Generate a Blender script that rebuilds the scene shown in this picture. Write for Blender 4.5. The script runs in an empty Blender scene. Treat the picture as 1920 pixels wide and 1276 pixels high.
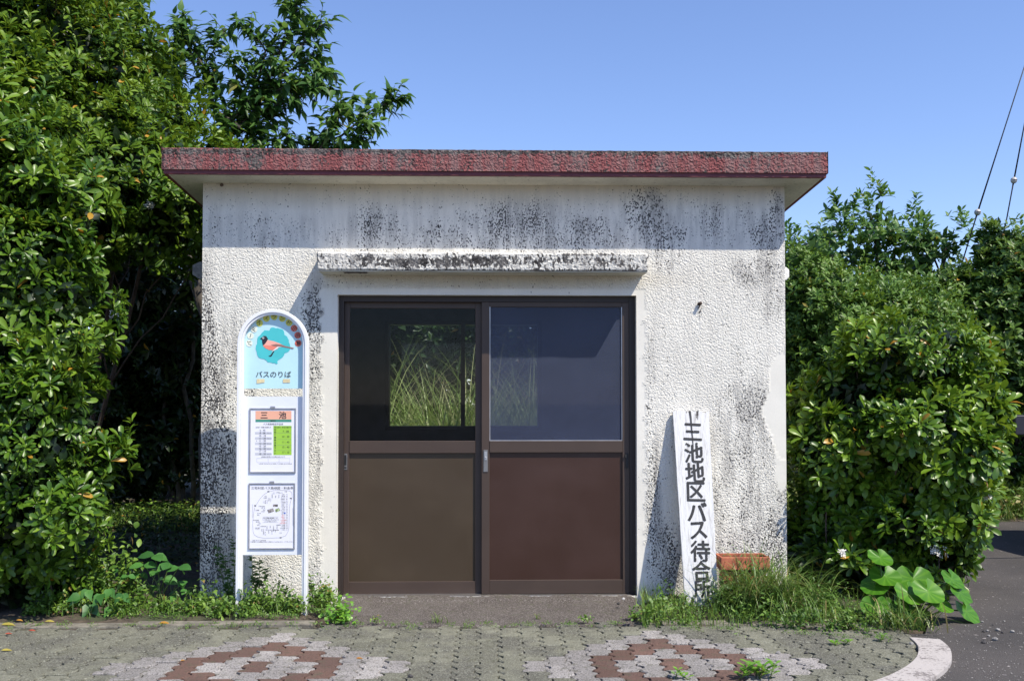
import bpy, math, random
import numpy as np
from mathutils import Vector, Matrix
random.seed(7); rng = np.random.default_rng(11)
SC = bpy.context.scene
COL = SC.collection
R = math.radians

# ------------------------------------------------------------------ camera
F = 1867.0; D0 = 6.53; HC = 1.286
YAW, PITCH, SHY = R(1.5), R(1.5), 63.0
cd = bpy.data.cameras.new('camera'); cam = bpy.data.objects.new('camera', cd); COL.objects.link(cam)
cam.location = (0, -D0, HC)
cam.rotation_euler = (R(90)+PITCH, 0, -YAW)
cd.sensor_width = 36; cd.lens = 36*F/1920; cd.shift_y = SHY/1920
cd.clip_start = .05; cd.clip_end = 3000
SC.camera = cam
RM = np.array(cam.rotation_euler.to_matrix())
CP = np.array(cam.location)
def ray(px, py):
    return RM @ np.array([(px-960)/F, -(py-638-SHY)/F, -1.0])
def U(px, py, Y):
    d = ray(px, py); t = (Y-CP[1])/d[1]; p = CP+t*d
    return Vector((p[0], Y, p[2]))
def G(px, py, z=0.0):
    d = ray(px, py); t = (z-CP[2])/d[2]; p = CP+t*d
    return Vector((p[0], p[1], z))
def PROJ(p):
    q = (np.asarray(p)-CP) @ RM
    return 960+F*q[..., 0]/-q[..., 2], 638+SHY-F*q[..., 1]/-q[..., 2]

# ------------------------------------------------------------------ light
SUNV = Vector((1.2, -1.0, 2.1)).normalized()     # towards the sun
elev = math.asin(SUNV.z); az = math.atan2(SUNV.x, SUNV.y)
w = bpy.data.worlds.new("World"); SC.world = w; w.use_nodes = True
nt = w.node_tree; nt.nodes.clear()
sky = nt.nodes.new('ShaderNodeTexSky'); sky.sky_type = 'NISHITA'; sky.sun_disc = False
sky.sun_elevation = elev; sky.sun_rotation = az
sky.air_density = 1.0; sky.dust_density = .3; sky.ozone_density = 5.5
bg = nt.nodes.new('ShaderNodeBackground'); bg.inputs[1].default_value = .15
wo = nt.nodes.new('ShaderNodeOutputWorld')
tn = nt.nodes.new('ShaderNodeMix'); tn.data_type = 'RGBA'; tn.blend_type = 'MULTIPLY'; tn.inputs[0].default_value = 1
tn.inputs[7].default_value = (1.05, .975, 1.07, 1); nt.links.new(sky.outputs[0], tn.inputs[6]); nt.links.new(tn.outputs[2], bg.inputs[0]); nt.links.new(bg.outputs[0], wo.inputs[0])
sd = bpy.data.lights.new('sun', 'SUN'); sd.energy = 5.0; sd.angle = R(.5); sd.color = (1, .93, .80)
so = bpy.data.objects.new('sun', sd); COL.objects.link(so)
so.rotation_euler = SUNV.to_track_quat('Z', 'Y').to_euler(); so.location = (8, -8, 14)
SC.view_settings.view_transform = 'Standard'; SC.view_settings.look = 'None'
SC.view_settings.exposure = .38; SC.view_settings.gamma = 1
SC.render.engine = 'CYCLES'
SC.cycles.max_bounces = 8; SC.cycles.transparent_max_bounces = 12

# ------------------------------------------------------------------ helpers
def tag(o, label=None, cat=None, group=None, kind=None):
    if label: o['label'] = label
    if cat: o['category'] = cat
    if group: o['group'] = group
    if kind: o['kind'] = kind
    return o
def thing(name, label, cat, loc=(0, 0, 0), group=None, rz=0):
    o = bpy.data.objects.new(name, None); COL.objects.link(o); o.location = loc
    o.rotation_euler = (0, 0, rz); o.empty_display_size = .1
    return tag(o, label, cat, group)
def link(name, me, mats, parent=None, bevel=0):
    o = bpy.data.objects.new(name, me); COL.objects.link(o)
    for m in (mats if isinstance(mats, (list, tuple)) else [mats]): me.materials.append(m)
    if parent:
        o.parent = parent
        # vertices are given in world space: undo the ancestors' placement
        M = Matrix.Identity(4); a = parent; ch = []
        while a is not None:
            ch.append(Matrix.LocRotScale(a.location, a.rotation_euler, a.scale)); a = a.parent
        for c in reversed(ch): M = M @ c
        me.transform(M.inverted())
    if bevel:
        b = o.modifiers.new('b', 'BEVEL'); b.width = bevel; b.segments = 2; b.limit_method = 'ANGLE'
        b.harden_normals = False
    return o
class MB:
    def __init__(s): s.v = []; s.f = []; s.m = []
    def poly(s, pts, mi=0):
        n = len(s.v); s.v += [tuple(p) for p in pts]; s.f.append(tuple(range(n, n+len(pts)))); s.m.append(mi)
    def box(s, x0, x1, y0, y1, z0, z1, mi=0):
        n = len(s.v)
        s.v += [(x0,y0,z0),(x1,y0,z0),(x1,y1,z0),(x0,y1,z0),(x0,y0,z1),(x1,y0,z1),(x1,y1,z1),(x0,y1,z1)]
        for f in ((0,3,2,1),(4,5,6,7),(0,1,5,4),(1,2,6,5),(2,3,7,6),(3,0,4,7)):
            s.f.append(tuple(n+i for i in f)); s.m.append(mi)
    def pbox(s, px0, px1, py0, py1, Y0, Y1, mi=0):
        """box whose front face (at Y0) covers these photo measurements"""
        a = U((px0), (py0+py1)/2, Y0).x; b = U(px1, (py0+py1)/2, Y0).x
        t = U((px0+px1)/2, py0, Y0).z; c = U((px0+px1)/2, py1, Y0).z
        s.box(a, b, Y0, Y1, c, t, mi)
    def prism(s, pts, y0, y1, mi=0):
        """pts: (x,z) counter-clockwise seen from the front; extruded y0..y1"""
        n = len(s.v); k = len(pts)
        s.v += [(p[0], y0, p[1]) for p in pts]+[(p[0], y1, p[1]) for p in pts]
        s.f.append(tuple(range(n, n+k))); s.f.append(tuple(range(n+2*k-1, n+k-1, -1))); s.m += [mi, mi]
        for i in range(k):
            j = (i+1) % k
            s.f.append((n+i, n+k+i, n+k+j, n+j)); s.m.append(mi)
    def tube(s, path, r, k=8, mi=0, cap=True):
        path = [Vector(p) for p in path]; rs = r if isinstance(r, (list, tuple)) else [r]*len(path)
        n = len(s.v); up = Vector((.123, .34, .93))
        for i, p in enumerate(path):
            t = (path[min(i+1, len(path)-1)]-path[max(i-1, 0)]).normalized()
            a = t.cross(up)
            if a.length < .1: a = t.cross(Vector((1, 0, 0)))
            a.normalize(); b = t.cross(a)
            for j in range(k):
                th = 2*math.pi*j/k
                s.v.append(tuple(p+(a*math.cos(th)+b*math.sin(th))*rs[i]))
        for i in range(len(path)-1):
            for j in range(k):
                q = n+i*k; j2 = (j+1) % k
                s.f.append((q+j, q+j2, q+k+j2, q+k+j)); s.m.append(mi)
        if cap:
            s.f.append(tuple(n+j for j in range(k))[::-1]); s.m.append(mi)
            s.f.append(tuple(n+(len(path)-1)*k+j for j in range(k))); s.m.append(mi)
    def ball(s, c, r, k=10, mi=0, sx=1, sy=1, sz=1):
        rows = k//2+1; n = len(s.v)
        for i in range(rows+1):
            ph = math.pi*i/rows
            for j in range(k):
                th = 2*math.pi*j/k
                s.v.append((c[0]+r*sx*math.sin(ph)*math.cos(th), c[1]+r*sy*math.sin(ph)*math.sin(th), c[2]+r*sz*math.cos(ph)))
        for i in range(rows):
            for j in range(k):
                a = n+i*k+j; b = n+i*k+(j+1) % k
                s.f.append((a, a+k, b+k, b)); s.m.append(mi)
    def build(s, name, mats, parent=None, smooth=False, bevel=0):
        me = bpy.data.meshes.new(name); me.from_pydata(s.v, [], s.f)
        me.polygons.foreach_set('material_index', s.m)
        if smooth: me.polygons.foreach_set('use_smooth', [True]*len(s.f))
        me.update()
        return link(name, me, mats, parent, bevel)

# ------------------------------------------------------------------ materials
def mat(name):
    m = bpy.data.materials.new(name); m.use_nodes = True
    n = m.node_tree; n.nodes.clear()
    out = n.nodes.new('ShaderNodeOutputMaterial')
    b = n.nodes.new('ShaderNodeBsdfPrincipled'); n.links.new(b.outputs[0], out.inputs[0])
    return m, n, b, out
def N(n, t, **kw):
    x = n.nodes.new(t)
    for k, v in kw.items(): setattr(x, k, v)
    return x
def noise(n, scale, detail=4, rough=.55, vec=None, dist=0):
    x = N(n, 'ShaderNodeTexNoise'); x.inputs['Scale'].default_value = scale
    x.inputs['Detail'].default_value = detail; x.inputs['Roughness'].default_value = rough
    x.inputs['Distortion'].default_value = dist
    if vec is None: vec = coords(n)
    n.links.new(vec, x.inputs['Vector']); return x.outputs[0]
def coords(n, scale=None):
    tc = N(n, 'ShaderNodeTexCoord').outputs['Object']
    if scale:
        mp = N(n, 'ShaderNodeMapping'); mp.inputs['Scale'].default_value = scale
        n.links.new(tc, mp.inputs[0]); return mp.outputs[0]
    return tc
def math_(n, op, a, b=None, c=None, clamp=False):
    x = N(n, 'ShaderNodeMath', operation=op); x.use_clamp = clamp
    for i, v in enumerate((a, b, c)):
        if v is None: continue
        if isinstance(v, (int, float)): x.inputs[i].default_value = v
        else: n.links.new(v, x.inputs[i])
    return x.outputs[0]
def smooth(n, v, lo, hi):
    x = N(n, 'ShaderNodeMapRange', interpolation_type='SMOOTHSTEP')
    n.links.new(v, x.inputs[0])
    for i, q in ((1, lo), (2, hi)):
        if isinstance(q, (int, float)): x.inputs[i].default_value = q
        else: n.links.new(q, x.inputs[i])
    return x.outputs[0]
def mix(n, fac, a, b):
    x = N(n, 'ShaderNodeMix', data_type='RGBA')
    for i, v in ((0, fac), (6, a), (7, b)):
        if isinstance(v, (int, float)): x.inputs[i].default_value = v
        elif isinstance(v, (tuple, list)): x.inputs[i].default_value = (*v, 1)
        else: n.links.new(v, x.inputs[i])
    return x.outputs[2]
def attr(n, name):
    x = N(n, 'ShaderNodeAttribute'); x.attribute_name = name; return x.outputs['Fac']
def bump(n, b, h, dist=.004, strength=1.0):
    x = N(n, 'ShaderNodeBump'); x.inputs['Distance'].default_value = dist
    if isinstance(strength, (int, float)): x.inputs['Strength'].default_value = strength
    else: n.links.new(strength, x.inputs['Strength'])
    n.links.new(h, x.inputs['Height']); n.links.new(x.outputs[0], b.inputs['Normal']); return x
def setc(n, b, v):
    if isinstance(v, tuple): b.inputs['Base Color'].default_value = (*v, 1)
    else: n.links.new(v, b.inputs['Base Color'])
def simple(name, col, rough=.6, metal=0, var=.12, vscale=9, bmp=0, bscale=60, spec=.5, speck=0):
    m, n, b, o = mat(name)
    f = noise(n, vscale, 5)
    c1 = tuple(c*(1-var) for c in col); c2 = tuple(min(1, c*(1+var)) for c in col)
    c = mix(n, smooth(n, f, .35, .65), c1, c2)
    if speck:
        c = mix(n, math_(n, 'MULTIPLY', smooth(n, noise(n, 45, 3), .6, .68), speck), c, tuple(q*.3 for q in col))
    setc(n, b, c); b.inputs['Roughness'].default_value = rough; b.inputs['Metallic'].default_value = metal
    b.inputs['Specular IOR Level'].default_value = spec
    if bmp: bump(n, b, noise(n, bscale, 4), bmp)
    return m
M = {}
def stucco(name, base, grime_c=(.028, .027, .027), bscale=95, bdist=.0050, fine=105):
    m, n, b, o = mat(name)
    g = attr(n, 'grime'); s = attr(n, 'smoothness')
    vs = coords(n)
    n1 = noise(n, fine, 3, .55, coords(n, (1, 1, .7)), .3); n2 = noise(n, 10, 5, .65, coords(n, (1, 1, .35)))
    v = math_(n, 'ADD', math_(n, 'MULTIPLY', n1, .70), math_(n, 'MULTIPLY', n2, .30))
    thr = math_(n, 'SUBTRACT', .695, math_(n, 'MULTIPLY', g, .31))
    mask = smooth(n, v, thr, math_(n, 'ADD', thr, .025))
    # large-scale dirty tone and yellowing
    tone = noise(n, 2.2, 5, .6)
    c = mix(n, smooth(n, tone, .38, .66), tuple(q*.93 for q in base), base)
    fl = smooth(n, noise(n, 120, 2), .35, .65)
    c = mix(n, math_(n, 'MULTIPLY', fl, .12), c, tuple(q*.6 for q in base))
    c = mix(n, math_(n, 'MULTIPLY', attr(n, 'stain'), 1.0), c, (.50, .43, .31))
    gc = mix(n, smooth(n, noise(n, 30, 3), .4, .7), grime_c, tuple(q*3.4 for q in grime_c))
    c = mix(n, mask, c, gc)
    # crumbly film of grime in the wider dirty areas
    stk = smooth(n, noise(n, 7, 5, .7, coords(n, (2.2, 1, .3))), .40, .62)
    haze = math_(n, 'MULTIPLY', math_(n, 'MULTIPLY', smooth(n, g, .10, .6), stk), .55)
    c = mix(n, haze, c, (.22, .21, .20))
    setc(n, b, c); b.inputs['Roughness'].default_value = .92; b.inputs['Specular IOR Level'].default_value = .2
    vor = N(n, 'ShaderNodeTexVoronoi', feature='SMOOTH_F1'); vor.inputs['Scale'].default_value = bscale
    vor.inputs['Smoothness'].default_value = .6
    wv = N(n, 'ShaderNodeVectorMath', operation='ADD')
    nz = N(n, 'ShaderNodeTexNoise'); nz.inputs['Scale'].default_value = 20; n.links.new(vs, nz.inputs['Vector'])
    sc = N(n, 'ShaderNodeVectorMath', operation='SCALE'); sc.inputs['Scale'].default_value = .05
    n.links.new(nz.outputs['Color'], sc.inputs[0]); n.links.new(vs, wv.inputs[0]); n.links.new(sc.outputs[0], wv.inputs[1])
    n.links.new(wv.outputs[0], vor.inputs['Vector'])
    h = math_(n, 'ADD', math_(n, 'MULTIPLY', vor.outputs['Distance'], -.9), noise(n, 88, 3, .6, vs))
    h = math_(n, 'MULTIPLY', h, smooth(n, s, 1.0, .0))
    h = math_(n, 'ADD', h, math_(n, 'MULTIPLY', noise(n, 9, 2), .25))
    bump(n, b, h, bdist, 1.0)
    return m
M['stucco'] = stucco('rough_white_render', (.80, .77, .695))
M['fascia'] = stucco('red_painted_render', (.26, .088, .088), (.040, .032, .031), 62, .012, 75)
M['canopy'] = stucco('weathered_canopy_render', (.72, .70, .64), (.035, .033, .032), 60, .008, 60)
M['soffit'] = simple('cream_soffit_paint', (.56, .53, .44), .85, var=.1, vscale=4, bmp=.002, speck=.5)
M['maroon'] = simple('maroon_edge_paint', (.14, .03, .035), .6, bmp=.003, bscale=50)
M['roofing'] = simple('grey_roof_concrete', (.22, .21, .2), .95, bmp=.01)
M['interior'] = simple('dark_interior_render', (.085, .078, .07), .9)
M['bronze'] = simple('bronze_anodised_aluminium', (.062, .041, .031), .5, .1, var=.06, vscale=3)
M['bronze_dark'] = simple('dark_bronze_aluminium', (.028, .019, .016), .5, .1, var=.06)
M['panel_red'] = simple('reddish_brown_panel', (.050, .022, .017), .35, 0, var=.08, vscale=1.2, spec=.3)
M['panel_reflect'] = simple('brown_reflection_panel', (.054, .040, .024), .28, 0, var=.14, vscale=1.5, spec=.3)
M['black'] = simple('black_rubber', (.012, .012, .013), .6)
M['black_plastic'] = simple('black_plastic', (.016, .015, .022), .42)
M['steel'] = simple('dull_steel', (.30, .29, .28), .42, .8)
M['alu'] = simple('bright_aluminium', (.55, .55, .56), .35, .7)
M['white_paint'] = simple('white_enamel', (.80, .81, .84), .32, 0, var=.02)
M['white_panel'] = simple('white_sign_panel', (.74, .77, .84), .4, 0, var=.015)
M['paper'] = simple('white_paper', (.80, .80, .87), .35, 0, var=.01)
M['clipframe'] = simple('grey_clip_frame', (.42, .42, .45), .35, .6)
M['ink'] = simple('black_ink', (.03, .03, .035), .6, var=.05)
M['inkgrey'] = simple('grey_ink', (.20, .20, .24), .6, var=.05)
M['rowgrey'] = simple('grey_table_row', (.55, .56, .62), .5, var=.02)
M['salmon'] = simple('salmon_print', (.82, .42, .29), .45, var=.02)
M['greenband'] = simple('dark_green_print', (.05, .27, .20), .45, var=.02)
M['lime'] = simple('lime_print', (.33, .58, .06), .45, var=.03)
M['skyblue'] = simple('pale_blue_print', (.50, .75, .82), .4, var=.03, vscale=6)
M['teal'] = simple('teal_print', (.07, .52, .55), .4, var=.03)
M['cream'] = simple('cream_print', (.78, .82, .70), .4, var=.02)
M['yellowp'] = simple('yellow_print', (.62, .60, .09), .4, var=.02)
M['redp'] = simple('red_print', (.70, .15, .10), .4, var=.02)
M['birdpink'] = simple('pink_print', (.88, .42, .34), .4, var=.04)
M['birdred'] = simple('coral_print', (.82, .24, .17), .4, var=.04)
M['birdbrown'] = simple('brown_print', (.33, .16, .13), .4, var=.04)
M['birdblack'] = simple('black_print', (.02, .02, .03), .4)
M['birdwhite'] = simple('white_print', (.85, .85, .85), .4, var=.01)
M['tape'] = simple('yellowed_tape', (.70, .60, .36), .5, var=.1, vscale=40)
M['blueprint_'] = simple('blue_print', (.10, .22, .75), .4)
M['photo1'] = simple('grey_photo_print', (.22, .20, .20), .4, var=.7, vscale=90)
M['photo2'] = simple('green_photo_print', (.34, .42, .22), .4, var=.6, vscale=90)
M['terracotta'] = simple('terracotta', (.40, .125, .068), .9, var=.3, bmp=.003, vscale=14, speck=.5)
M['rust'] = simple('rusty_metal', (.05, .03, .022), .8, bmp=.002)
M['hood'] = simple('white_vent_hood', (.70, .69, .66), .6, bmp=.002)
M['curb_old'] = simple('mossy_concrete_edging', (.17, .155, .125), .95, var=.3, vscale=11, bmp=.008, bscale=45, speck=.7)
M['wood_bark'] = simple('brown_bark', (.10, .07, .05), .9, var=.3, vscale=12, bmp=.006, bscale=40)
M['greybark'] = simple('grey_bark', (.065, .055, .045), .9, var=.3, vscale=10, bmp=.006, bscale=35)
M['wire'] = simple('dark_wire', (.03, .03, .035), .5, .4)
M['insul'] = simple('porcelain_insulator', (.42, .40, .38), .35)
M['petal'] = simple('white_petals', (.75, .73, .68), .6)

def kerb_mat():
    m, n, b, o = mat('white_painted_kerb')
    f = noise(n, 60, 4, .7); g = noise(n, 6, 5, .6)
    v = math_(n, 'ADD', math_(n, 'MULTIPLY', f, .6), math_(n, 'MULTIPLY', g, .4))
    c = mix(n, smooth(n, v, .51, .60), (.40, .37, .355), (.17, .15, .145))
    setc(n, b, c); b.inputs['Roughness'].default_value = .9; bump(n, b, f, .004); return m
M['kerb'] = kerb_mat()
def paver_mat(name, col, sp, dark, spk):
    m, n, b, o = mat(name)
    t = attr(n, 'tint')
    f = noise(n, 120, 3, .75); g = noise(n, 3.2, 4, .6)
    c = mix(n, t, tuple(q*.72 for q in col), tuple(q*1.18 for q in col))
    c = mix(n, smooth(n, g, .42, .62), c, dark)
    c = mix(n, math_(n, 'MULTIPLY', smooth(n, f, .50, .60), spk), c, sp)
    # moss and dirt by patches
    moss = smooth(n, noise(n, 17, 5, .7), .52, .66)
    c = mix(n, math_(n, 'MULTIPLY', moss, .6), c, (.105, .105, .072))
    setc(n, b, c); b.inputs['Roughness'].default_value = .95; b.inputs['Specular IOR Level'].default_value = .2
    bump(n, b, noise(n, 70, 4, .75), .014); return m
M['hood_shaded'] = simple('shaded_grey_vent_hood', (.20, .19, .18), .8, var=.3, vscale=30)  # shade on the left hood is put into this darker grey
M['step'] = paver_mat('worn_concrete_step', (.120, .104, .094), (.34, .31, .29), (.085, .072, .066), .6)
M['pav_green'] = paver_mat('grey_green_paver', (.185, .183, .140), (.33, .33, .27), (.115, .112, .095), .75)
M['pav_white'] = paver_mat('white_speckled_paver', (.40, .375, .36), (.11, .105, .10), (.32, .30, .29), .9)
M['pav_brown'] = paver_mat('brown_paver', (.175, .105, .085), (.10, .07, .058), (.145, .092, .078), .7)
M['joint'] = simple('dark_joint_sand', (.045, .04, .03), 1, var=.3, vscale=30, bmp=.004)
def asphalt():
    m, n, b, o = mat('asphalt')
    f = noise(n, 130, 3, .7); g = noise(n, 1.1, 5, .6)
    c = mix(n, smooth(n, g, .35, .65), (.047, .042, .041), (.070, .062, .059))
    c = mix(n, smooth(n, f, .60, .70), c, (.16, .15, .15))
    c = mix(n, smooth(n, noise(n, 40, 2), .70, .74), c, (.34, .31, .3))
    setc(n, b, c); b.inputs['Roughness'].default_value = .9; bump(n, b, f, .006); return m
M['asphalt'] = asphalt()
def soil():
    m, n, b, o = mat('soil_and_moss')
    f = noise(n, 20, 6, .65); g = noise(n, 2.5, 4)
    c = mix(n, smooth(n, f, .4, .65), (.055, .042, .030), (.11, .085, .062))
    c = mix(n, smooth(n, g, .45, .6), c, (.05, .062, .025))
    setc(n, b, c); b.inputs['Roughness'].default_value = 1; bump(n, b, f, .02); return m
M['soil'] = soil()
def leafmat(name, dark, mid, light, rough=.33, odd=(.45, .25, .03), oddn=.985, trans=.22, spec=.5):
    m, n, b, o = mat(name)
    t = attr(n, 'tint')
    r = N(n, 'ShaderNodeValToRGB'); n.links.new(t, r.inputs[0])
    e = r.color_ramp.elements; e[0].position = 0; e[0].color = (*dark, 1); e[1].position = 1; e[1].color = (*odd, 1)
    for p, c in ((.45, mid), (.9, light), (oddn-.004, light), (oddn, odd)):
        q = e.new(p); q.color = (*c, 1)
    c = mix(n, math_(n, 'MULTIPLY', noise(n, 14, 2), .35), r.outputs[0], dark)
    setc(n, b, c); b.inputs['Roughness'].default_value = rough
    b.inputs['Specular IOR Level'].default_value = spec
    tr = N(n, 'ShaderNodeBsdfTranslucent')
    tc = mix(n, 1.0, c, c); hs = N(n, 'ShaderNodeHueSaturation'); hs.inputs['Value'].default_value = 1.7
    hs.inputs['Hue'].default_value = .48
    n.links.new(tc, hs.inputs['Color']); n.links.new(hs.outputs[0], tr.inputs[0])
    ms = N(n, 'ShaderNodeMixShader'); ms.inputs[0].default_value = trans
    n.links.new(b.outputs[0], ms.inputs[1]); n.links.new(tr.outputs[0], ms.inputs[2]); n.links.new(ms.outputs[0], o.inputs[0])
    return m
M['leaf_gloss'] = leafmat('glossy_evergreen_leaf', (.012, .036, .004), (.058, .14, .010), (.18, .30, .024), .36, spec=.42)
M['leaf_shade'] = leafmat('shade_darkened_leaf', (.008, .022, .005), (.020, .050, .009), (.06, .11, .02), .4)  # darker leaf copy: shade of gaps and background put into the colour
M['leaf_yg'] = leafmat('yellow_green_leaf', (.020, .052, .005), (.062, .135, .009), (.17, .27, .020), .42, spec=.3)
M['leaf_tree'] = leafmat('matt_tree_leaf', (.022, .07, .014), (.06, .15, .026), (.13, .25, .045), .48, oddn=.998, trans=.34)
M['leaf_far'] = leafmat('far_bush_leaf', (.024, .072, .007), (.064, .150, .015), (.14, .25, .030), .5, oddn=.997)
M['leaf_far_dark'] = leafmat('far_dark_leaf', (.020, .055, .008), (.055, .125, .018), (.14, .24, .035), .45, oddn=.99)
M['leaf_weed'] = leafmat('weed_leaf', (.045, .11, .012), (.11, .21, .025), (.22, .34, .05), .5, (.30, .20, .06), .97)
M['leaf_broad'] = leafmat('broad_leaf', (.035, .12, .025), (.06, .18, .035), (.09, .24, .045), .45, oddn=.999)
M['leaf_lime'] = leafmat('fresh_green_leaf', (.08, .22, .02), (.13, .30, .03), (.20, .38, .04), .4, oddn=.999)
M['leaf_round'] = leafmat('glossy_round_leaf', (.035, .12, .006), (.06, .18, .010), (.12, .27, .022), .42, spec=.3, oddn=.999, trans=.15)
M['grass'] = leafmat('grass_blade', (.05, .11, .015), (.10, .19, .03), (.20, .27, .06), .45, (.34, .28, .12), .90)
M['pampas'] = leafmat('tall_grass_blade', (.10, .18, .03), (.24, .34, .09), (.42, .48, .18), .45, (.50, .44, .26), .75)
M['leaf_fallen'] = leafmat('fallen_leaf', (.30, .12, .02), (.38, .19, .03), (.42, .26, .04), .5, trans=.1)

def panel_mat(name, col, dust):
    m, n, b, o = mat(name)
    st = noise(n, 5, 6, .7, coords(n, (5, 1, .35))); cl = noise(n, 1.6, 4, .6); sc_ = noise(n, 55, 3, .7, coords(n, (1, 1, .4)))
    c = mix(n, math_(n, 'MULTIPLY', smooth(n, cl, .35, .7), .8), col, dust)
    c = mix(n, math_(n, 'MULTIPLY', smooth(n, sc_, .70, .74), .3), c, (.12, .10, .09))
    setc(n, b, c); b.inputs['Specular IOR Level'].default_value = .35
    n.links.new(math_(n, 'ADD', math_(n, 'MULTIPLY', cl, .3), .18), b.inputs['Roughness'])
    bump(n, b, noise(n, 1.7, 2), .01); return m
M['panel_red'] = panel_mat('reddish_brown_panel', (.046, .023, .017), (.058, .030, .023))
M['panel_reflect'] = panel_mat('brown_reflection_panel', (.055, .039, .025), (.070, .050, .031))  # a reflection is painted into this panel's olive brown base colour
def glass(name, dif, fac, tint=(1, 1, 1), gl=.04):
    m = bpy.data.materials.new(name); m.use_nodes = True; n = m.node_tree; n.nodes.clear()
    out = N(n, 'ShaderNodeOutputMaterial'); t = N(n, 'ShaderNodeBsdfTransparent'); t.inputs[0].default_value = (*tint, 1)
    d = N(n, 'ShaderNodeBsdfDiffuse')
    c = mix(n, smooth(n, noise(n, 5, 5), .3, .7), tuple(q*.93 for q in dif), tuple(q*1.07 for q in dif))
    n.links.new(c, d.inputs[0])
    g = N(n, 'ShaderNodeBsdfGlossy'); g.inputs['Roughness'].default_value = .02
    m1 = N(n, 'ShaderNodeMixShader')
    sp = smooth(n, noise(n, 35, 5, .75), .66, .70)
    f1 = math_(n, 'ADD', math_(n, 'MULTIPLY', sp, .05), fac)
    n.links.new(f1, m1.inputs[0])
    n.links.new(t.outputs[0], m1.inputs[1]); n.links.new(d.outputs[0], m1.inputs[2])
    lw = N(n, 'ShaderNodeFresnel'); lw.inputs[0].default_value = 1.5
    m2 = N(n, 'ShaderNodeMixShader'); n.links.new(math_(n, 'MULTIPLY', lw.outputs[0], gl*22), m2.inputs[0])
    n.links.new(m1.outputs[0], m2.inputs[1]); n.links.new(g.outputs[0], m2.inputs[2]); n.links.new(m2.outputs[0], out.inputs[0])
    return m
M['glass_clear'] = glass('clear_pane', (.3, .3, .32), .006, (.93, .95, .95), .009)
M['glass_dusty'] = glass('dusty_blue_pane', (.076, .090, .142), .43, (.9, .93, 1.0), .010)

# ------------------------------------------------------------------ text (built-in font turned into mesh)
def text_faces(body, size, bold=0.0, spacing=1.0):
    c = bpy.data.curves.new('t', 'FONT'); c.body = body; c.size = size; c.align_x = 'CENTER'; c.align_y = 'CENTER'
    c.offset = bold*size; c.space_character = spacing; c.resolution_u = 3
    o = bpy.data.objects.new('t', c); COL.objects.link(o)
    bpy.context.view_layer.update()
    dg = bpy.context.evaluated_depsgraph_get(); me = o.evaluated_get(dg).to_mesh()
    vs = [tuple(v.co) for v in me.vertices]; fs = [tuple(p.vertices) for p in me.polygons]
    o.evaluated_get(dg).to_mesh_clear(); bpy.data.objects.remove(o); bpy.data.curves.remove(c)
    return vs, fs
def add_text(mb, body, size, pos, rot=0, bold=0.0, sx=1, mi=0, spacing=1.0, tf=None, center=False):
    """text standing upright, facing -Y, centred on pos=(x,y,z)"""
    vs, fs = text_faces(body, size, bold, spacing)
    if center and vs:
        xs = [v[0] for v in vs]; ys = [v[1] for v in vs]
        cx, cy = (min(xs)+max(xs))/2, (min(ys)+max(ys))/2
        vs = [(v[0]-cx, v[1]-cy, 0) for v in vs]
    n = len(mb.v); ca, sa = math.cos(rot), math.sin(rot)
    for x, y, z in vs:
        x *= sx
        p = (pos[0]+x*ca-y*sa, pos[1], pos[2]+x*sa+y*ca)
        mb.v.append(tf(p) if tf else p)
    for f in fs: mb.f.append(tuple(n+i for i in f)); mb.m.append(mi)

# ------------------------------------------------------------------ grid surface with dirt attributes
def gauss(px, py, blobs):
    g = np.zeros_like(px)
    for cx, cy, sx, sy, a in blobs:
        g = np.maximum(g, a*np.exp(-.6*(((px-cx)/sx)**2+((py-cy)/sy)**2)**1.5))
    return g
def add_attr(me, name, vals):
    a = me.attributes.new(name, 'FLOAT', 'POINT'); a.data.foreach_set('value', np.asarray(vals, dtype=np.float32))

# ================================================================== ground, road, paving
def sheet(name, x0, x1, y0, y1, z, m):
    b = MB(); b.poly([(x0, y0, z), (x1, y0, z), (x1, y1, z), (x0, y1, z)])
    return tag(b.build(name, m), kind='structure')
sheet('ground', -300, 300, -300, 300, -.06, M['soil'])
# planted earth around the shelter, slightly uneven
def earth():
    nx, ny = 90, 90
    X = np.linspace(-9, 7.2, nx); Y = np.linspace(-.9, 14, ny)
    vs = []; 
    for y in Y:
        for x in X:
            z = .0+.012*math.sin(7*x)*math.cos(6.1*y)+.01*math.sin(17*x+3*y)
            if y < -.6: z = min(z, -.004)
            ed = float(np.interp(y, [-1, -.5, .5, 2, 3.2, 3.9], [2.35, 2.6, 2.82, 2.95, 3.3, 4.1]))
            z -= min(1, max(0, (x-ed+.15)/.15))*.045 if y < 4.0 else 0
            if -1.05 < x < 1.15 and -.9 < y < .2: z = -.05
            vs.append([x, y, z])
    fs = []
    for j in range(ny-1):
        for i in range(nx-1):
            cx, cy = X[i], Y[j]
            if cx > 4.3 and cy < 3.9: continue
            fs.append((j*nx+i, j*nx+i+1, (j+1)*nx+i+1, (j+1)*nx+i))
    me = bpy.data.meshes.new('planting_bed'); me.from_pydata(vs, [], fs)
    me.polygons.foreach_set('use_smooth', [True]*len(fs)); me.update()
    return tag(link('planting_bed', me, M['soil']), kind='structure')
earth()
b = MB(); 
road = [(-60, -60), (60, -60), (60, 3.9), (8, 4.25), (5.4, 4.2), (4.3, 3.95), (3.5, 3.2), (3.05, 2.0), (2.9, .5), (2.72, -.5), (2.45, -1.0), (-60, -1.4)]
b.poly([(x, y, -.015) for x, y in road]); tag(b.build('asphalt_road', M['asphalt']), kind='structure')

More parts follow.
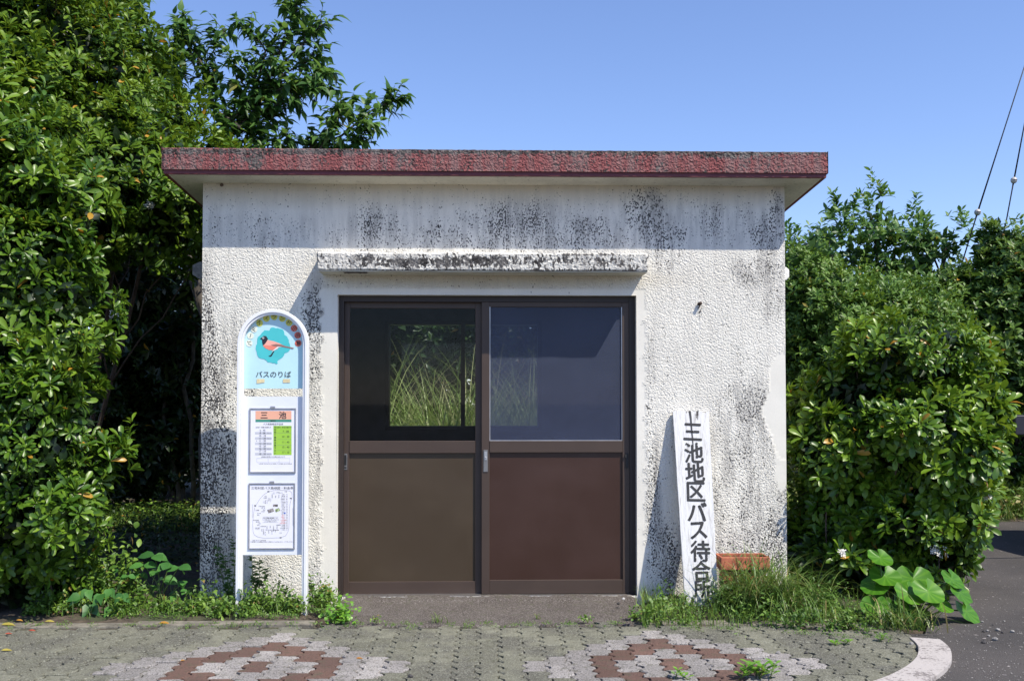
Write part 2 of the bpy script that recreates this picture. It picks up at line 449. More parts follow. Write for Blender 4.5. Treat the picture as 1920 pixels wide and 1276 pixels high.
# kerb path (outer edge of the paving) in plan
KP = [(2.36, -1.20), (2.32, -1.40), (2.20, -1.65), (2.02, -1.88), (1.80, -2.08), (1.5, -2.27), (1.1, -2.44), (.6, -2.58), (0, -2.68), (-1, -2.74), (-3, -2.78), (-8, -2.8)]
def kerb():
    global KP
    Q = []
    for i in range(len(KP)-1):
        p0, p1, p2, p3 = [np.array(KP[max(0, min(len(KP)-1, i+d))]) for d in (-1, 0, 1, 2)]
        for t in (0, .25, .5, .75):
            Q.append(tuple(.5*((2*p1)+(p2-p0)*t+(2*p0-5*p1+4*p2-p3)*t*t+(3*p1-p0-3*p2+p3)*t**3)))
    Q.append(KP[-1]); KPs = Q
    b = MB(); W = .155; z1 = .012; n = len(KPs); P = [Vector((x, y)) for x, y in KPs]
    ins, outs = [], []
    for i in range(n):
        t = (P[min(i+1, n-1)]-P[max(i-1, 0)]).normalized(); nr = Vector((-t.y, t.x))  # outward right side
        ins.append(P[i]-nr*W/2*(-1)*-1); outs.append(P[i]+nr*W/2)
    for i in range(n-1):
        a, c, d, e = ins[i], outs[i], outs[i+1], ins[i+1]
        g = .004 if i % 2 else 0
        for q in range(1):
            b.poly([(a.x, a.y, z1), (e.x, e.y, z1), (d.x, d.y, z1-.006), (c.x, c.y, z1-.006)])
            b.poly([(c.x, c.y, z1-.006), (d.x, d.y, z1-.006), (d.x, d.y, -.07), (c.x, c.y, -.07)])
            b.poly([(a.x, a.y, z1), (a.x, a.y, -.07), (e.x, e.y, -.07), (e.x, e.y, z1)])
    a, c = ins[0], outs[0]
    b.poly([(a.x, a.y, z1), (c.x, c.y, z1-.006), (c.x, c.y, -.07), (a.x, a.y, -.07)])
    for f in list(b.f): pass
    o = b.build('kerb', M['kerb']); o.data.validate()
    return tag(o, kind='structure')
kerb()

def inside_paving(x, y):
    if y > -.80: return False
    if x > 1.28 and y > -.80-.16*(x-1.28)/1.0: return False
    # left/behind kerb path
    for i in range(len(KP)-1):
        (x1, y1), (x2, y2) = KP[i], KP[i+1]
        if x2 <= x <= x1:
            yy = y1+(y2-y1)*(x-x1)/(x2-x1)
            return y > yy+.05
    return False
def paving():
    PW, PL = .1125, .204; a = .012; gap = .0065
    P = PL/2
    prof = [(0, -a), (.30*P, -a), (.5*P, a), (.80*P, a), (P, -a), (1.30*P, -a), (1.5*P, a), (1.80*P, a), (2*P, -a)]
    x00 = -1.109; yL = -1.055     # centre of apex paver of the left figure
    vs, fs, mi, tint = [], [], [], []
    ncol0 = -int((8+x00)/PW); 
    for c in range(-55, 45):
        cx = x00+c*PW
        for r in range(-3, 10):
            cy = yL-r*PL-(PL/2 if c % 2 else 0)
            if not inside_paving(cx, cy): continue
            k = 0
            for c0, in ((0,), (18,)):
                cc = abs(c-c0)
                if cc <= 6:
                    off = (yL-cy)/PL-cc*.5          # row within this column of the figure
                    L = 7-cc; rr = round(off)
                    if 0 <= rr < L:
                        seq = {0: 'WBWBWBW', 1: 'WBWWBW', 2: 'WBWBW', 3: 'WBBW', 4: 'WWW', 5: 'WW', 6: 'W'}[cc]
                        k = 1 if seq[rr] == 'W' else 2
            # outline
            right = [(PW/2-gap/2+o, -PL/2+t) for t, o in prof]; left = [(-PW/2+gap/2+o, -PL/2+t) for t, o in prof]
            cl = lambda q: (q[0], max(-PL/2+gap/2, min(PL/2-gap/2, q[1])))
            ring = [cl(q) for q in right]+[cl(q) for q in reversed(left)]
            jz = random.uniform(-.0035, .0035); tx = random.uniform(-.022, .022); ty = random.uniform(-.022, .022)
            rr_ = random.uniform(-.008, .008)
            base = len(vs); m = len(ring); ins = .0055
            for lvl, s, z in ((0, 0, -.05), (1, 0, -.004), (2, ins, .001)):
                for x, y in ring:
                    l = math.hypot(x, y); xx, yy = x*(1-s/l), y*(1-s/l)
                    X = cx+xx-yy*rr_; Yq = cy+yy+xx*rr_
                    vs.append((X, Yq, z+jz+tx*xx+ty*yy+.003*math.sin(2.1*X+1.3*Yq)))
            t0 = random.random()
            tint += [t0]*(3*m)
            for lv in range(2):
                for i in range(m):
                    j = (i+1) % m
                    fs.append((base+lv*m+i, base+lv*m+j, base+(lv+1)*m+j, base+(lv+1)*m+i)); mi.append(k)
            fs.append(tuple(base+2*m+i for i in range(m))); mi.append(k)
    n = len(vs); vs += [(-8, -2.78, -.012), (.3, -2.6, -.012), (1.75, -2.05, -.012), (2.3, -1.25, -.012), (2.25, -.9, -.012), (1.2, -.78, -.012), (-8, -.78, -.012)]
    fs.append(tuple(range(n, n+7))); mi.append(3); tint += [.5]*7
    me = bpy.data.meshes.new('paving'); me.from_pydata(vs, [], fs); me.polygons.foreach_set('material_index', mi)
    add_attr(me, 'tint', tint); me.update()
    return tag(link('pavement', me, [M['pav_green'], M['pav_white'], M['pav_brown'], M['joint']]), kind='structure')
paving()
# old concrete edging between the paving and the bed
b = MB()
xx = -8
while xx < -.98:
    x2 = min(xx+.6, -.98); j = random.uniform(-.004, .004)
    b.box(xx, x2-.006, -.800+j, -.70+j, -.06, .012+j); xx = x2
tag(b.build('edging_stone', M['curb_old'], bevel=.006), kind='structure')
b = MB()
n0 = (1.02, -.80); xx = 1.0
while xx < 2.15:
    x2 = xx+.4; y = -.80-.16*(xx-1.2)/1.0 if xx > 1.2 else -.80
    b.box(xx+.012, x2-.004, y+.0, y+.085, -.06, .006); xx = x2
tag(b.build('edging_stone', M['curb_old'], bevel=.006), kind='structure')

# ================================================================== the shelter
XL, XR = U(378, 700, 0).x, U(1473, 700, 0).x
ZT = U(911, 340, 0).z; DEPTH = 2.2
DX0, DX1 = U(632, 830, 0).x, U(1194, 830, 0).x
DZ0, DZ1 = U(911, 1117, 0).z, U(911, 553, 0).z
shelter = thing('bus_shelter', 'small white rendered concrete shelter with flat red-edged roof and brown sliding doors', 'building', ((XL+XR)/2, 0, 0))

def wall_front():
    st = .016
    xs = sorted(set(list(np.linspace(XL, DX0, int((DX0-XL)/st)))+list(np.linspace(DX0, DX1, int((DX1-DX0)/st)))+list(np.linspace(DX1, XR, int((XR-DX1)/st)))))
    zs = sorted(set(list(np.linspace(-.1, DZ0, 9))+list(np.linspace(DZ0, DZ1, int((DZ1-DZ0)/st)))+list(np.linspace(DZ1, ZT, int((ZT-DZ1)/st)))))
    xs = np.array(xs); zs = np.array(zs); nx = len(xs); nz = len(zs)
    XX, ZZ = np.meshgrid(xs, zs)
    P = np.stack([XX, np.zeros_like(XX), ZZ], -1).reshape(-1, 3)
    px, py = PROJ(P)
    grime = gauss(px, py, [
        (385, 620, 28, 150, .62), (395, 760, 38, 160, .78), (385, 900, 50, 130, .95), (390, 1030, 45, 80, .88), (430, 880, 30, 90, .55),
        (440, 640, 25, 80, .42), (455, 560, 60, 60, .30), (430, 700, 60, 120, .48), (598, 590, 30, 60, .86), (590, 690, 18, 110, .55), (595, 860, 22, 160, .45),
        (640, 440, 70, 35, .42), (700, 430, 60, 55, .56), (800, 445, 150, 35, .46), (970, 420, 120, 55, .56), (1070, 440, 160, 40, .52), (1010, 450, 250, 28, .54), (900, 400, 500, 60, .30), (1330, 420, 130, 60, .42), (480, 430, 110, 50, .34),
        (1210, 400, 45, 60, .60), (1240, 440, 50, 50, .60), (1250, 490, 30, 30, .45), (1340, 400, 40, 30, .45), (1440, 440, 35, 50, .62), (1455, 400, 20, 60, .55),
        (1420, 510, 55, 35, .58), (1450, 570, 25, 60, .45), (1380, 640, 50, 60, .30), (1390, 760, 60, 50, .55), (1420, 760, 25, 60, .62),
        (1390, 900, 85, 190, .46), (1400, 1000, 90, 120, .44), (1440, 1020, 45, 80, .66), (1360, 1050, 80, 60, .50), (1465, 930, 16, 140, .50),
        (1222, 700, 10, 160, .42), (1225, 950, 16, 160, .62), (1250, 1050, 40, 80, .66), (1280, 840, 60, 80, .25), (1215, 820, 12, 90, .5),
        (500, 450, 60, 25, .45), (440, 440, 35, 35, .35), (400, 430, 20, 60, .42), (560, 430, 60, 35, .38), (600, 1060, 40, 60, .35), (520, 1000, 60, 60, .33), (1311, 585, 5, 14, .75),
        (470, 1040, 60, 70, .40)])
    grime = np.maximum(np.where(grime > .6, .6+(grime-.6)*.30, grime), .26)
    # smooth mortar band round the doorway, smooth patch near the right corner, smooth top strip
    sm = np.zeros_like(px)
    edge = 3*np.sin(py/9)+2*np.sin(py/3.7)
    band = ((px > 603+edge) & (px < 640) & (py > 540)) | ((px > 1190) & (px < 1210+edge) & (py > 540)) | ((py > 541+edge*.4) & (py < 560) & (px > 603) & (px < 1210))
    sm[band] = 1.0
    patch = (((px-1470)/(34+6*np.sin(py/17)))**2+((py-760)/100)**2) < 1
    sm[patch] = 1.0
    patch2 = (((px-1466)/14)**2+((py-860)/60)**2) < 1; sm[patch2] = 1
    sm[py < 400] = np.maximum(sm[py < 400], .75)
    sm = np.where((py < 470) & (py >= 400), np.maximum(sm, .5), sm)
    grime = np.where(band, np.minimum(grime, .18), grime); grime = np.where(patch | patch2, .05, grime)
    stain = np.clip((395-py)/40, 0, 1)*.75*(px > 0)+gauss(px, py, [(930, 525, 240, 16, .75), (760, 522, 120, 14, .7), (1110, 522, 90, 14, .6)])
    stain = np.where(band, 0, stain)
    # weather bulge: slight unevenness
    P[:, 1] += -.002*np.sin(P[:, 0]*5.1)*np.sin(P[:, 2]*4.3)
    P[:, 1] = np.where(band | patch, P[:, 1], P[:, 1]-.002)
    fs = []
    for j in range(nz-1):
        zc = (zs[j]+zs[j+1])/2
        for i in range(nx-1):
            xc = (xs[i]+xs[i+1])/2
            if DX0 < xc < DX1 and DZ0 < zc < DZ1: continue
            fs.append((j*nx+i, j*nx+i+1, (j+1)*nx+i+1, (j+1)*nx+i))
    vs = [tuple(p) for p in P]; T = .15
    def q(pts, g=.3):
        nonlocal grime, sm, stain
        n = len(vs); vs.extend(pts); fs.append(tuple(range(n, n+4)))
        grime = np.append(grime, [g]*4); sm = np.append(sm, [.4]*4); stain = np.append(stain, [0]*4)
    y0 = -.001
    q([(DX0, y0, DZ0), (DX0, y0, DZ1), (DX0, T, DZ1), (DX0, T, DZ0)], .1)
    q([(DX1, y0, DZ0), (DX1, T, DZ0), (DX1, T, DZ1), (DX1, y0, DZ1)], .1)
    q([(DX0, y0, DZ1), (DX1, y0, DZ1), (DX1, T, DZ1), (DX0, T, DZ1)], .1)
    # side walls, outer and inner
    for X, s in ((XL, -1), (XR, 1)):
        k = 40; 
        for i in range(k):
            a, c = DEPTH*i/k, DEPTH*(i+1)/k
            q([(X, a, -.1), (X, a, ZT-.06*a), (X, c, ZT-.06*c), (X, c, -.1)][::(1 if s < 0 else -1)], .55)
    me = bpy.data.meshes.new('wall'); me.from_pydata(vs, [], fs); me.update()
    add_attr(me, 'grime', grime); add_attr(me, 'smoothness', sm); add_attr(me, 'stain', stain)
    return link('wall', me, M['stucco'], shelter)
wall_front()
# inner lining and rear wall with window opening
BY0, BY1 = DEPTH-.12, DEPTH
wx0, wx1 = U(722, 700, BY0).x, U(1016, 700, BY0).x
wz0, wz1 = U(870, 806, BY0).z, U(870, 601, BY0).z
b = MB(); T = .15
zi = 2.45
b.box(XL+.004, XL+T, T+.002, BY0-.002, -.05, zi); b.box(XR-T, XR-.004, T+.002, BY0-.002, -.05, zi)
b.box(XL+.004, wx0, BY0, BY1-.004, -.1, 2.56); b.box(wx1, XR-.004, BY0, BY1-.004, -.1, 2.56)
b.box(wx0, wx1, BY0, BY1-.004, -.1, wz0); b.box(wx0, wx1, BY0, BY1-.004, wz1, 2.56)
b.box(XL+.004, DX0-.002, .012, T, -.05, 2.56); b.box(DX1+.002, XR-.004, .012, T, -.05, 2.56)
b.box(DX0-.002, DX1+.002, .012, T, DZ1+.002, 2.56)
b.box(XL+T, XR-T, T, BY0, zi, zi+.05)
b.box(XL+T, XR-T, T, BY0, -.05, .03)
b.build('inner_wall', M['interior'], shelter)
# rear window
f = MB(); fw = .035
f.box(wx0, wx0+fw, BY0-.01, BY1, wz0, wz1); f.box(wx1-fw, wx1, BY0-.01, BY1, wz0, wz1)
f.box(wx0+fw, wx1-fw, BY0-.01, BY1, wz0, wz0+fw); f.box(wx0+fw, wx1-fw, BY0-.01, BY1, wz1-fw, wz1)
mx = U(868, 700, BY0).x
f.box(mx-.018, mx+.018, BY0-.006, BY0+.05, wz0+fw, wz1-fw)
f.box(mx-.035, mx-.018, BY0-.004, BY0+.02, (wz0+wz1)/2-.03, (wz0+wz1)/2+.02)
wf = f.build('window', M['bronze_dark'], shelter)
g = MB(); g.box(wx0+fw, wx1-fw, BY0+.055, BY0+.058, wz0+fw, wz1-fw); g.build('pane', M['glass_clear'], wf)

# roof
def roof():
    Yf = -.22; Yb = DEPTH+.2
    x0, x1 = U(303, 300, Yf).x, U(1553, 300, Yf).x
    zb = U(911, 328, Yf).z; zt = U(911, 279, Yf).z; lip = U(911, 321, Yf).z
    sl = -.06; m = MB()
    n = 260; k = 14
    vs = []; fs = []; 
    for j in range(k+1):
        for i in range(n+1):
            x = x0+(x1-x0)*i/n; z = lip+(zt-lip)*j/k
            y = Yf-.004*random.random()
            if j == k: y += .008; z -= .004+.003*random.random()
            if i in (0, n): y += .008
            vs.append((x, y, z))
    for j in range(k):
        for i in range(n): fs.append((j*(n+1)+i, j*(n+1)+i+1, (j+1)*(n+1)+i+1, (j+1)*(n+1)+i))
    nf = len(fs)
    # sides
    for X, s in ((x0, -1), (x1, 1)):
        for i in range(60):
            a = Yf+(Yb-Yf)*i/60; c = Yf+(Yb-Yf)*(i+1)/60
            q = [(X, a, lip+sl*(a-Yf)), (X, a, zt+sl*(a-Yf)), (X, c, zt+sl*(c-Yf)), (X, c, lip+sl*(c-Yf))]
            if s > 0: q.reverse()
            nn = len(vs); vs += q; fs.append((nn, nn+1, nn+2, nn+3))
    P = np.array(vs); px, py = PROJ(P)
    g = gauss(px, py, [(480, 298, 20, 22, .95), (470, 290, 40, 14, .6), (400, 300, 60, 12, .45), (930, 284, 1500, 6, .98), (1370, 286, 90, 13, .95), (1150, 284, 300, 10, .8), (900, 286, 200, 12, .55),
                       (660, 285, 60, 10, .6), (1480, 295, 30, 20, .35), (700, 300, 60, 14, .38), (950, 300, 300, 20, .42), (303, 300, 6, 30, .7), (1552, 300, 6, 30, .7), (360, 283, 60, 5, .9)])
    g = np.maximum(g, .43+.05*np.sin(px/37)*np.sin(px/91))
    me = bpy.data.meshes.new('roof_edge'); me.from_pydata(vs, [], fs); me.update()
    add_attr(me, 'grime', g); add_attr(me, 'smoothness', np.zeros(len(vs))); add_attr(me, 'stain', np.zeros(len(vs)))
    # slab
    m = MB()
    def wedge(ax, bx, ay, by, z_0, z_1):
        k = len(m.v)
        for (x, y) in ((ax, ay), (bx, ay), (bx, by), (ax, by)):
            m.v.append((x, y, z_0+sl*(y-Yf)))
        for (x, y) in ((ax, ay), (bx, ay), (bx, by), (ax, by)):
            m.v.append((x, y, z_1+sl*(y-Yf)))
        for f in ((0,3,2,1),(4,5,6,7),(0,1,5,4),(1,2,6,5),(2,3,7,6),(3,0,4,7)):
            m.f.append(tuple(k+i for i in f)); m.m.append(0)
    wedge(x0+.006, x1-.006, Yf+.006, Yb, lip+.002, zt-.006)
    ro = m.build('roof', M['roofing'], shelter)
    e = link('roof_edge', me, M['fascia'], ro)
    m = MB(); wedge(x0+.010, x1-.010, Yf+.010, Yb-.01, zb-.001, lip+.0015); m.build('drip_edge', M['maroon'], ro)
    m = MB(); wedge(x0+.035, x1-.035, Yf+.03, Yb-.03, zb-.003, zb+.004); m.build('soffit', M['soffit'], ro)
roof()

# canopy over the door
def canopy():
    Yf = -.19
    x0, x1 = U(592, 490, Yf).x, U(1218, 490, Yf).x
    zt, zb = U(900, 473, Yf).z, U(900, 508, Yf).z
    vs, fs = [], []; n = 150; k = 10
    for j in range(k+1):
        for i in range(n+1):
            t = j/k; x = x0+(x1-x0)*i/n; z = zb+(zt-zb)*t
            y = Yf-.002+.003*random.random()
            if j == 0: z += .004; y += .004
            if j == k: y += .010
            if i in (0, n): y += .012
            if i == 0: x += .006*random.random()+(.02*(1-t)**3)
            if i == n: x -= .006*random.random()+(.01*(1-t)**3)
            z += .0015*math.sin(i*.35)+.0015*math.sin(i*.11)
            vs.append((x, y, z))
    for j in range(k):
        for i in range(n): fs.append((j*(n+1)+i, j*(n+1)+i+1, (j+1)*(n+1)+i+1, (j+1)*(n+1)+i))
    def q(pts): 
        nn = len(vs); vs.extend(pts); fs.append(tuple(range(nn, nn+len(pts))))
    tb = zt+.02
    for i in range(n):
        a = vs[k*(n+1)+i]; c = vs[k*(n+1)+i+1]; q([a, c, (c[0], .004, tb), (a[0], .004, tb)])
    for j in range(k):
        a = vs[j*(n+1)]; c = vs[(j+1)*(n+1)]; q([a, c, (x0+.012, .004, c[2]), (x0+.012, .004, a[2])])
        a = vs[j*(n+1)+n]; c = vs[(j+1)*(n+1)+n]; q([c, a, (x1-.012, .004, a[2]), (x1-.012, .004, c[2])])
    P = np.array(vs); px, py = PROJ(P)
    g = gauss(px, py, [(780, 492, 120, 10, 1.0), (690, 488, 50, 12, .85), (900, 490, 110, 11, .95), (1000, 488, 120, 10, .8), (1120, 490, 70, 9, .70), (640, 490, 30, 12, .6), (900, 508, 500, 3.5, .9), (1100, 476, 120, 3, .9), (592, 492, 4, 20, 1)])
    g = np.where(py < 475.5, g*.5, np.maximum(g*1.0, .48)); g = np.maximum(g, .3)
    me = bpy.data.meshes.new('door_canopy'); me.from_pydata(vs, [], fs); me.update()
    add_attr(me, 'grime', g); add_attr(me, 'smoothness', np.full(len(vs), .2)); add_attr(me, 'stain', np.zeros(len(vs)))
    o = link('door_canopy', me, M['canopy'], shelter)
    m = MB(); m.box(x0+.016, x1-.016, Yf+.012, .004, zb-.004, zb+.006); 
    m.build('underside', M['soffit'], o)
    m = MB(); a, c = U(646, 512, -.1).x, U(690, 512, -.1).x
    pts = []
    for i in range(13):
        t = i/12; pts.append((a+(c-a)*t, -.165+random.uniform(-.008, .004)))
    for i in range(13):
        t = 1-i/12; pts.append((a+(c-a)*t, -.10+random.uniform(-.01, .02)))
    m.poly([(x, y, zb-.0062) for x, y in pts][::-1]); m.build('spalled_patch', M['rust'], o)
canopy()

# door frame
FY = .055
fr = MB()
fr.pbox(632, 644, 553, 1117, FY, T-.01); fr.pbox(1180, 1194, 553, 1117, FY, T-.01)
zt_ = U(900, 553, FY).z; 
xa, xb = U(644, 800, FY).x, U(1180, 800, FY).x
fr.box(xa, xb, FY, T-.01, U(900, 566, FY).z, DZ1+.0)
frame = fr.build('door_frame', M['bronze_dark'], shelter, bevel=.002)
tr = MB(); tr.box(xa, xb, FY-.035, T-.01, DZ0-.02, U(900, 1114, FY).z); tr.build('threshold_rail', M['steel'], frame, bevel=.002)

def leafdoor(name, x0, x1, y0, y1, Y, Wl, Wr, gy0, gy1, my1, by0, gm, pm, label, edge):
    """sliding door leaf measured in photo pixels"""
    TH = .03; h = thing_part = None
    m = MB()
    X = lambda p: U(p, 830, Y).x
    Z = lambda p: U(905, p, Y).z
    m.box(X(x0), X(x0+Wl), Y, Y+TH, Z(y1), Z(y0)); m.box(X(x1-Wr), X(x1), Y, Y+TH, Z(y1), Z(y0))
    a, c = X(x0+Wl), X(x1-Wr)
    m.box(a, c, Y+.002, Y+TH, Z(gy0), Z(y0)); m.box(a, c, Y-.004, Y+TH, Z(my1), Z(gy1)); m.box(a, c, Y+.001, Y+TH, Z(y1), Z(by0))
    o = m.build(name, M['bronze'], shelter, bevel=.0025); o['label'] = label
    g = MB(); g.box(a, c, Y+.012, Y+.016, Z(gy1), Z(gy0)); g.build('pane', gm, o)
    g = MB(); g.box(a, c, Y+.014, Y+.02, Z(by0), Z(my1)); g.build('panel', pm, o)
    if edge:
        g = MB(); g.box(a, a+.004, Y+.004, Y+.0115, Z(gy1)+.004, Z(gy0)); g.box(a, c, Y+.004, Y+.0115, Z(gy1), Z(gy1)+.004)
        g.box(c-.004, c, Y+.004, Y+.0115, Z(gy1)+.004, Z(gy0))
        g.build('glazing_bead', M['alu'], o)
    return o
d1 = leafdoor('sliding_door', 643, 905, 566, 1115, .095, 12, 14, 578, 826, 849, 1089, M['glass_clear'], M['panel_reflect'], 'inner sliding door leaf with clear dark glass over panel coloured with an olive brown reflection', False)
d2 = leafdoor('sliding_door', 903, 1180, 566, 1113, .060, 15, 13, 575, 826, 848, 1087, M['glass_dusty'], M['panel_red'], 'outer sliding door leaf with dusty bluish glass over reddish brown panel', True)
h = MB(); h.pbox(644, 651, 850, 880, .092, .096); h.pbox(645.6, 649.5, 852.5, 877.5, .0905, .092, 1); h.pbox(645.6, 649.5, 872, 875, .088, .0905, 0)
h.build('door_pull', [M['steel'], M['black']], d1)
h = MB(); h.pbox(906.5, 914.5, 843, 884, .055, .0605); h.pbox(908, 913, 846, 862, .052, .055, 1)
p = U(910.5, 857, .05); h.ball(p, .005, 8, 1); h.build('lock_plate', [M['steel'], M['alu']], d2, bevel=.001)
h = MB(); h.pbox(1173, 1178.5, 849, 877, .052, .0605); h.pbox(1171.5, 1176, 852, 858, .048, .052); h.build('door_pull', M['black'], d2, bevel=.001)

# vent hoods on both side walls, iron hook stub on the front
def hood(px0, px1, py0, py1, Y, s):
    a = MB(); z1, z0 = U(1475, py0, Y).z, U(1475, py1, Y).z
    x = XR if s > 0 else XL; e = abs(U(px1 if s > 0 else px0, (py0+py1)/2, Y).x-x)
    zc = (z0+z1)/2; r = (z1-z0)/2; n = 10
    prof = [(-.02, -r), (.7*e, -r), (e, -r*.5), (e, r*.55), (.7*e, r*.95), (-.02, r)]
    k = len(a.v)
    yy = [Y-.0, Y+.14]
    for y in yy: a.v += [(x+s*p[0], y, zc+p[1]) for p in prof]
    m_ = len(prof)
    a.f.append(tuple(range(k, k+m_)) if s > 0 else tuple(range(k+m_-1, k-1, -1))); a.m.append(0)
    a.f.append(tuple(range(k+2*m_-1, k+m_-1, -1)) if s > 0 else tuple(range(k+m_, k+2*m_))); a.m.append(0)
    for i in range(m_):
        j = (i+1) % m_; a.f.append((k+i, k+m_+i, k+m_+j, k+j)); a.m.append(0)
    return a.build('vent_hood', M['hood'] if s > 0 else M['hood_shaded'], shelter, bevel=.004)
hood(1472, 1480, 500, 525, .12, 1)
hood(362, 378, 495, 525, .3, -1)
hk = MB(); p = U(1311, 569, 0)
hk.tube([(p.x+.004, 0, p.z), (p.x+.004, -.02, p.z), (p.x-.002, -.035, p.z-.004)], [.010, .012, .009], 8)
hk.tube([(p.x-.002, -.02, p.z-.008), (p.x-.004, -.022, p.z-.03)], [.005, .003], 6)
hk.ball((p.x-.006, -.014, p.z-.004), .010, 8)
tag(hk.build('iron_bolt', M['rust'], smooth=True), 'rusty iron bolt stub in the white wall right of the door', 'bolt')
q = U(416, 347, 0); hk = MB(); hk.ball((q.x, -.004, q.z), .012, 8)
tag(hk.build('wasp_nest', M['wood_bark'], smooth=True), 'small round brown mud nest on the wall under the left end of the roof', 'nest')

# doorstep
def step():
    x0, x1 = U(640, 1120, -.05).x, U(1206, 1140, -.3).x
    vs, fs = [], []; nx, ny = 120, 34
    y0, y1 = -.785, .05
    for j in range(ny+1):
        y = y1+(y0-y1)*j/ny
        for i in range(nx+1):
            x = x0+(x1-x0)*i/nx
            h = .0
            t = (-y-.0)
            if y > -.09: h = .010
            elif y > -.12: h = .010-.012*(-.09-y)/.03
            else: h = -.002
            h += .0025*math.sin(13*x+4*y)*math.sin(9*y+2)+random.uniform(-.0025, .0025)
            e = min(x-x0, x1-x)
            if e < .03: h -= .02*(1-e/.03)
            vs.append((x+.01*math.sin(y*23+i)*(i in (0, nx)), y+(.006*math.sin(x*19) if j == ny else 0), h))
    for j in range(ny):
        for i in range(nx): 
            a = j*(nx+1)+i; fs.append((a, a+nx+1, a+nx+2, a+1))
    # skirt
    n = len(vs)
    rim = [j*(nx+1) for j in range(ny+1)]+[ny*(nx+1)+i for i in range(1, nx+1)]+[j*(nx+1)+nx for j in range(ny-1, -1, -1)]
    for r in rim: vs.append((vs[r][0], vs[r][1], -.06))
    for i in range(len(rim)-1): fs.append((rim[i], n+i, n+i+1, rim[i+1]))
    me = bpy.data.meshes.new('doorstep'); me.from_pydata(vs, [], fs)
    me.polygons.foreach_set('use_smooth', [True]*len(fs)); me.update()
    add_attr(me, 'tint', [.4]*len(vs)); link('doorstep', me, M['step'], shelter)
step()

# ================================================================== bus stop sign
SY = -.376
stop = thing('bus_stop_sign', 'white arched bus stop sign with bird emblem on two legs left of the doors', 'bus stop sign', (U(511, 900, SY).x, SY, 0))
def sx_(p): return U(p, 870, SY).x
def sz_(p): return U(511, p, SY).z
def archpath(inset):
    cx = (sx_(445)+sx_(578))/2; r0 = (sx_(578)-sx_(445))/2; ct = sz_(580)-r0
    r = r0-inset; pts = [(cx-r, -.03)]
    n = 30; pts.append((cx-r, ct*.5)); 
    for i in range(n+1):
        th = math.pi-math.pi*i/n; pts.append((cx+r*math.cos(th), ct+r*math.sin(th)))
    pts.append((cx+r, ct*.5)); pts.append((cx+r, -.03)); return pts, cx, ct
def sweep(mb, i0, i1, y0, y1):
    A, _, _ = archpath(i0); B, _, _ = archpath(i1); n = len(mb.v); k = len(A)
    for a, c in zip(A, B):
        mb.v += [(a[0], y0, a[1]), (c[0], y0, c[1]), (c[0], y1, c[1]), (a[0], y1, a[1])]
    for i in range(k-1):
        for j in range(4):
            a = n+4*i+j; c = n+4*i+(j+1) % 4; mb.f.append((a, c, c+4, a+4)); mb.m.append(0)
m = MB(); sweep(m, 0, .021, -.402, -.352); sweep(m, .0215, .034, -.395, -.352)
fo = m.build('frame', M['white_paint'], stop, bevel=.0025)
# inner panel, arched top
A, acx, act = archpath(.034)
PY = -.366
zg = sz_(728)
r = acx-A[0][0]
pts = [(acx-r+.001, zg), (acx+r-.001, zg)]+[(acx+(r-.001)*math.cos(t), act+(r-.001)*math.sin(t)) for t in np.linspace(0, math.pi, 30)]
m = MB(); m.prism(pts, PY, PY+.006); top = m.build('emblem_panel', M['skyblue'], stop)
def Z1(x, y):  # detail-measurement helper: enlargement of the top panel
    return U(420+x/6.38, 560+y/6.38, PY-.0015)
def flat(mb, pts, dy, mi=0, f=Z1):
    """thin raised print"""
    P = [f(*p) for p in pts]; mb.poly([(p.x, p.y-dy, p.z) for p in P][::-1], mi)
# teal island patch
m = MB(); K = []
cx, cy = 585, 555
for i in range(64):
    t = 2*math.pi*i/64
    rr = 205+10*math.sin(5*t+1)+7*math.sin(11*t)+random.uniform(-6, 6)
    ex = 1.0; 
    x = cx+rr*math.cos(t)*(.97 if math.cos(t) > 0 else 1.0); y = cy+rr*math.sin(t)*1.03
    if math.cos(t) < -.2 and math.sin(t) < -.2: x += 26*(-math.sin(t)); y += 8
    if math.cos(t) > .3 and math.sin(t) > .4: x -= 28
    K.append((x, y))
flat(m, K, 0, 0); isl = m.build('island_patch', M['teal'], top)
m = MB()
flat(m, [(520, 490), (600, 508), (660, 530), (720, 562), (660, 572), (640, 600), (600, 615), (540, 612), (495, 590), (465, 555), (478, 510)], .0006, 0)
flat(m, [(478, 552), (540, 558), (620, 565), (645, 590), (600, 612), (540, 610), (495, 590), (466, 560)], .0009, 1)
flat(m, [(600, 605), (565, 640), (640, 592), (650, 580), (700, 572), (650, 566)], .0010, 2)
flat(m, [(560, 552), (620, 540), (690, 548), (740, 566), (838, 586), (830, 597), (760, 585), (690, 572), (620, 570), (585, 562)], .0012, 3)
flat(m, [(455, 460), (475, 443), (505, 445), (527, 478), (508, 515), (488, 540), (466, 556), (458, 520), (457, 490), (430, 478)], .0014, 4)
flat(m, [(592, 622), (603, 626), (575, 680), (560, 690), (535, 688), (533, 682), (556, 674)], .0012, 4)
flat(m, [(470+11*math.cos(t), 468+11*math.sin(t)) for t in np.linspace(0, 2*math.pi, 12, endpoint=False)], .0018, 2)
flat(m, [(470+6*math.cos(t), 468+6*math.sin(t)) for t in np.linspace(0, 2*math.pi, 10, endpoint=False)], .0021, 4)
m.build('bird_emblem', [M['birdpink'], M['birdred'], M['birdwhite'], M['birdbrown'], M['birdblack']], top)
chars = 'バードアイランド三宅島'
pos = [(303, 530), (317, 440), (360, 362), (425, 290), (507, 235), (600, 215), (697, 235), (778, 285), (838, 352), (882, 435), (888, 530)]
discs = MB(); let = MB()
